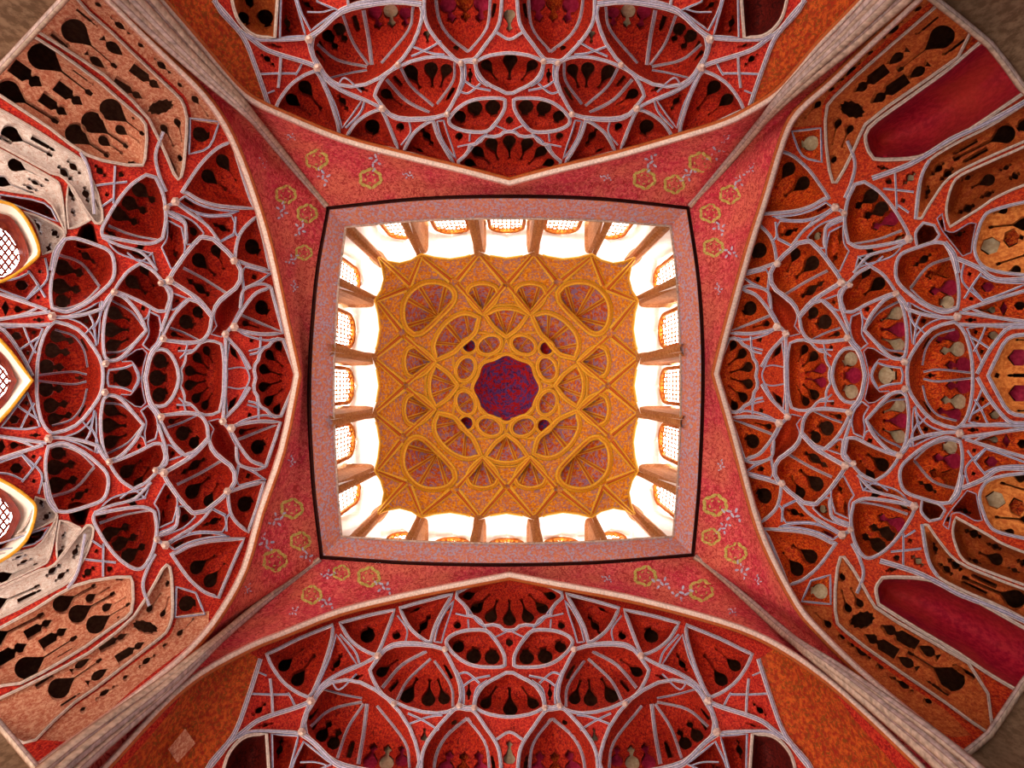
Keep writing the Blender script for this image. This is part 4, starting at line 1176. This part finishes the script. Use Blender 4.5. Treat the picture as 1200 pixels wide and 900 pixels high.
for k in range(4):
    P = lambda a, b, m=1, k=k: rot(k, a, b, m)
    for m in (1, -1):
        for (a, b, w, w2) in (((32, 155), (2, 121), 5, 10), ((32, 155), (58, 124), 5, 10), ((100, 152), (65, 124), 5, 10), ((100, 152), (114, 118), 5, 9), ((28, 86), (3, 117), 4, 7), ((28, 86), (57, 119), 4, 7), ((79, 80), (62, 98), 3, 5)):
            rib('gilt_arm', [P(*a, m), P((a[0] + b[0]) / 2, (a[1] + b[1]) / 2, m), P(*b, m)], zdome, w, GARM, dome, h=.05, w2=w2)
        rib('gilt_rib', [P(13, 58, m), P(24, 62, m), P(36, 64, m), P(30, 80, m)], zdome, 3, GILT, dome)
        rib('gilt_rib', [P(6, 40, m), P(0, 56, m)], zdome, 3, GILT, dome)
        rib('gilt_rib', [P(5, 39, m), P(20, 35, m), P(30, 26, m)], zdome, 2.5, GILT, dome)
    rib('gilt_arm', [P(150, 148), P(134, 130), P(118, 113)], zdome, 4, GARM, dome, h=.05, w2=9)
    ol2 = []
    for i in range(5):
        ol2 += [heads[i], apex[i]]
    rib('gilt_edge', [P(*heads[0])] + [P(*q) for i in range(5) for q in ((heads[i][0] * .55 + apex[i][0] * .45, heads[i][1] * .35 + apex[i][1] * .65), apex[i], (heads[i + 1][0] * .55 + apex[i][0] * .45, heads[i + 1][1] * .35 + apex[i][1] * .65), heads[i + 1])], zdome, 3, GILT, dome, n=1)
    rib('gilt_rib', [P(-28, 84), P(-13, 94), P(0, 95), P(13, 94), P(28, 84)], zdome, 3, GILT, dome)

# ------------------------------------------------------------------ lattice windows of the deep crimson vault
for i, wd in enumerate(WIN_L):
    win = empty('window_%d' % (21 + i), ['lattice window in a bulging white surround under the pale bottle screen', 'pointed window with violet reveal and gilt edge on the vault axis', 'lattice window in a white surround beside the tan bottle screens'][i], 'window', 'structure')
    sur, rev, pane = (smooth_closed(wd[q], 3, 60) for q in ('sur', 'rev', 'pane'))
    zs0 = lambda x, y: zB(x, y) - 0.05
    patch('surround', sur, cell_z(zs0, sur, .16, True), [], 6.0, WHITE, win, cuts=[rev])
    zr = cell_z(zB, rev, .30, True)
    patch('reveal', rev, zr, [], 5.0, RUSTW, win, cuts=[pane])
    zp = lambda x, y: zB(x, y) + .22
    patch('pane', pane, zp, [], 8.0, DAY, win)
    patch('window_backing', sur, lambda x, y: zB(x, y) + .27, [], 8.0, BRICK, win)  # unseen plate added so the pane does not light the void
    rib('gilt_edge', sur, zs0, 4, GILT, win, h=.03, n=1, closed=True)
    pa = np.array(pane)
    for q in np.arange(-66, 66, 11):
        for sgn in (1, -1):
            c = pa.mean(axis=0)
            ln = [(c[0] - 45, c[1] + q - 45 * sgn * 1.3), (c[0] + 45, c[1] + q + 45 * sgn * 1.3)]
            dn = np.array(densify(ln, 1.5, False))
            ok = inside(dn, pane)
            if ok.sum() > 3:
                dn = dn[ok]
                rib('lattice_bar', [tuple(dn[0]), tuple(dn[-1])], lambda x, y: zp(x, y) - .04, 2.8, RUSTW, win, h=.02, n=2)

# ------------------------------------------------------------------ stone corner walls
CORN = {'wall_top_left': ([(74, 0), (110, -46), (-46, -46), (-46, 118), (0, 80)], 'grey brown stone wall corner beside the tan bottle screen'),
        'wall_top_right': ([(1088, -6), (1060, -46), (1248, -46), (1248, 165), (1196, 100), (1160, 52)], 'brown stone wall corner above the crimson barrel niche'),
        'wall_bottom_left': ([(0, 850), (-46, 800), (-46, 946), (80, 946), (44, 902)], 'pale brown stone wall corner below the tan screens'),
        'wall_bottom_right': ([(1128, 886), (1160, 860), (1200, 800), (1248, 740), (1248, 946), (1090, 946)], 'dark brown stone wall corner below the russet bottle screen')}
for nm, (ol, lab) in CORN.items():
    w = empty(nm, lab, 'wall', 'structure')
    zw = lambda x, y: zB(x, y) - 0.30
    patch('wall_face', ol, zw, [], 14.0, STONE, w)
    ed = [p for p in ol if -40 < p[0] < 1240 and -40 < p[1] < 940]
    ed = sorted(ed, key=lambda p: p[0])
    a, b = np.array(ed[0], float), np.array(ed[-1], float)
    e = (b - a) / np.hypot(*(b - a))
    ln = [tuple(a - e * 60)] + [tuple(p) for p in ed] + [tuple(b + e * 60)]
    rib('cornice', ln, lambda x, y: zB(x, y) - .30, 12, GROIN, w, h=.08, n=2)
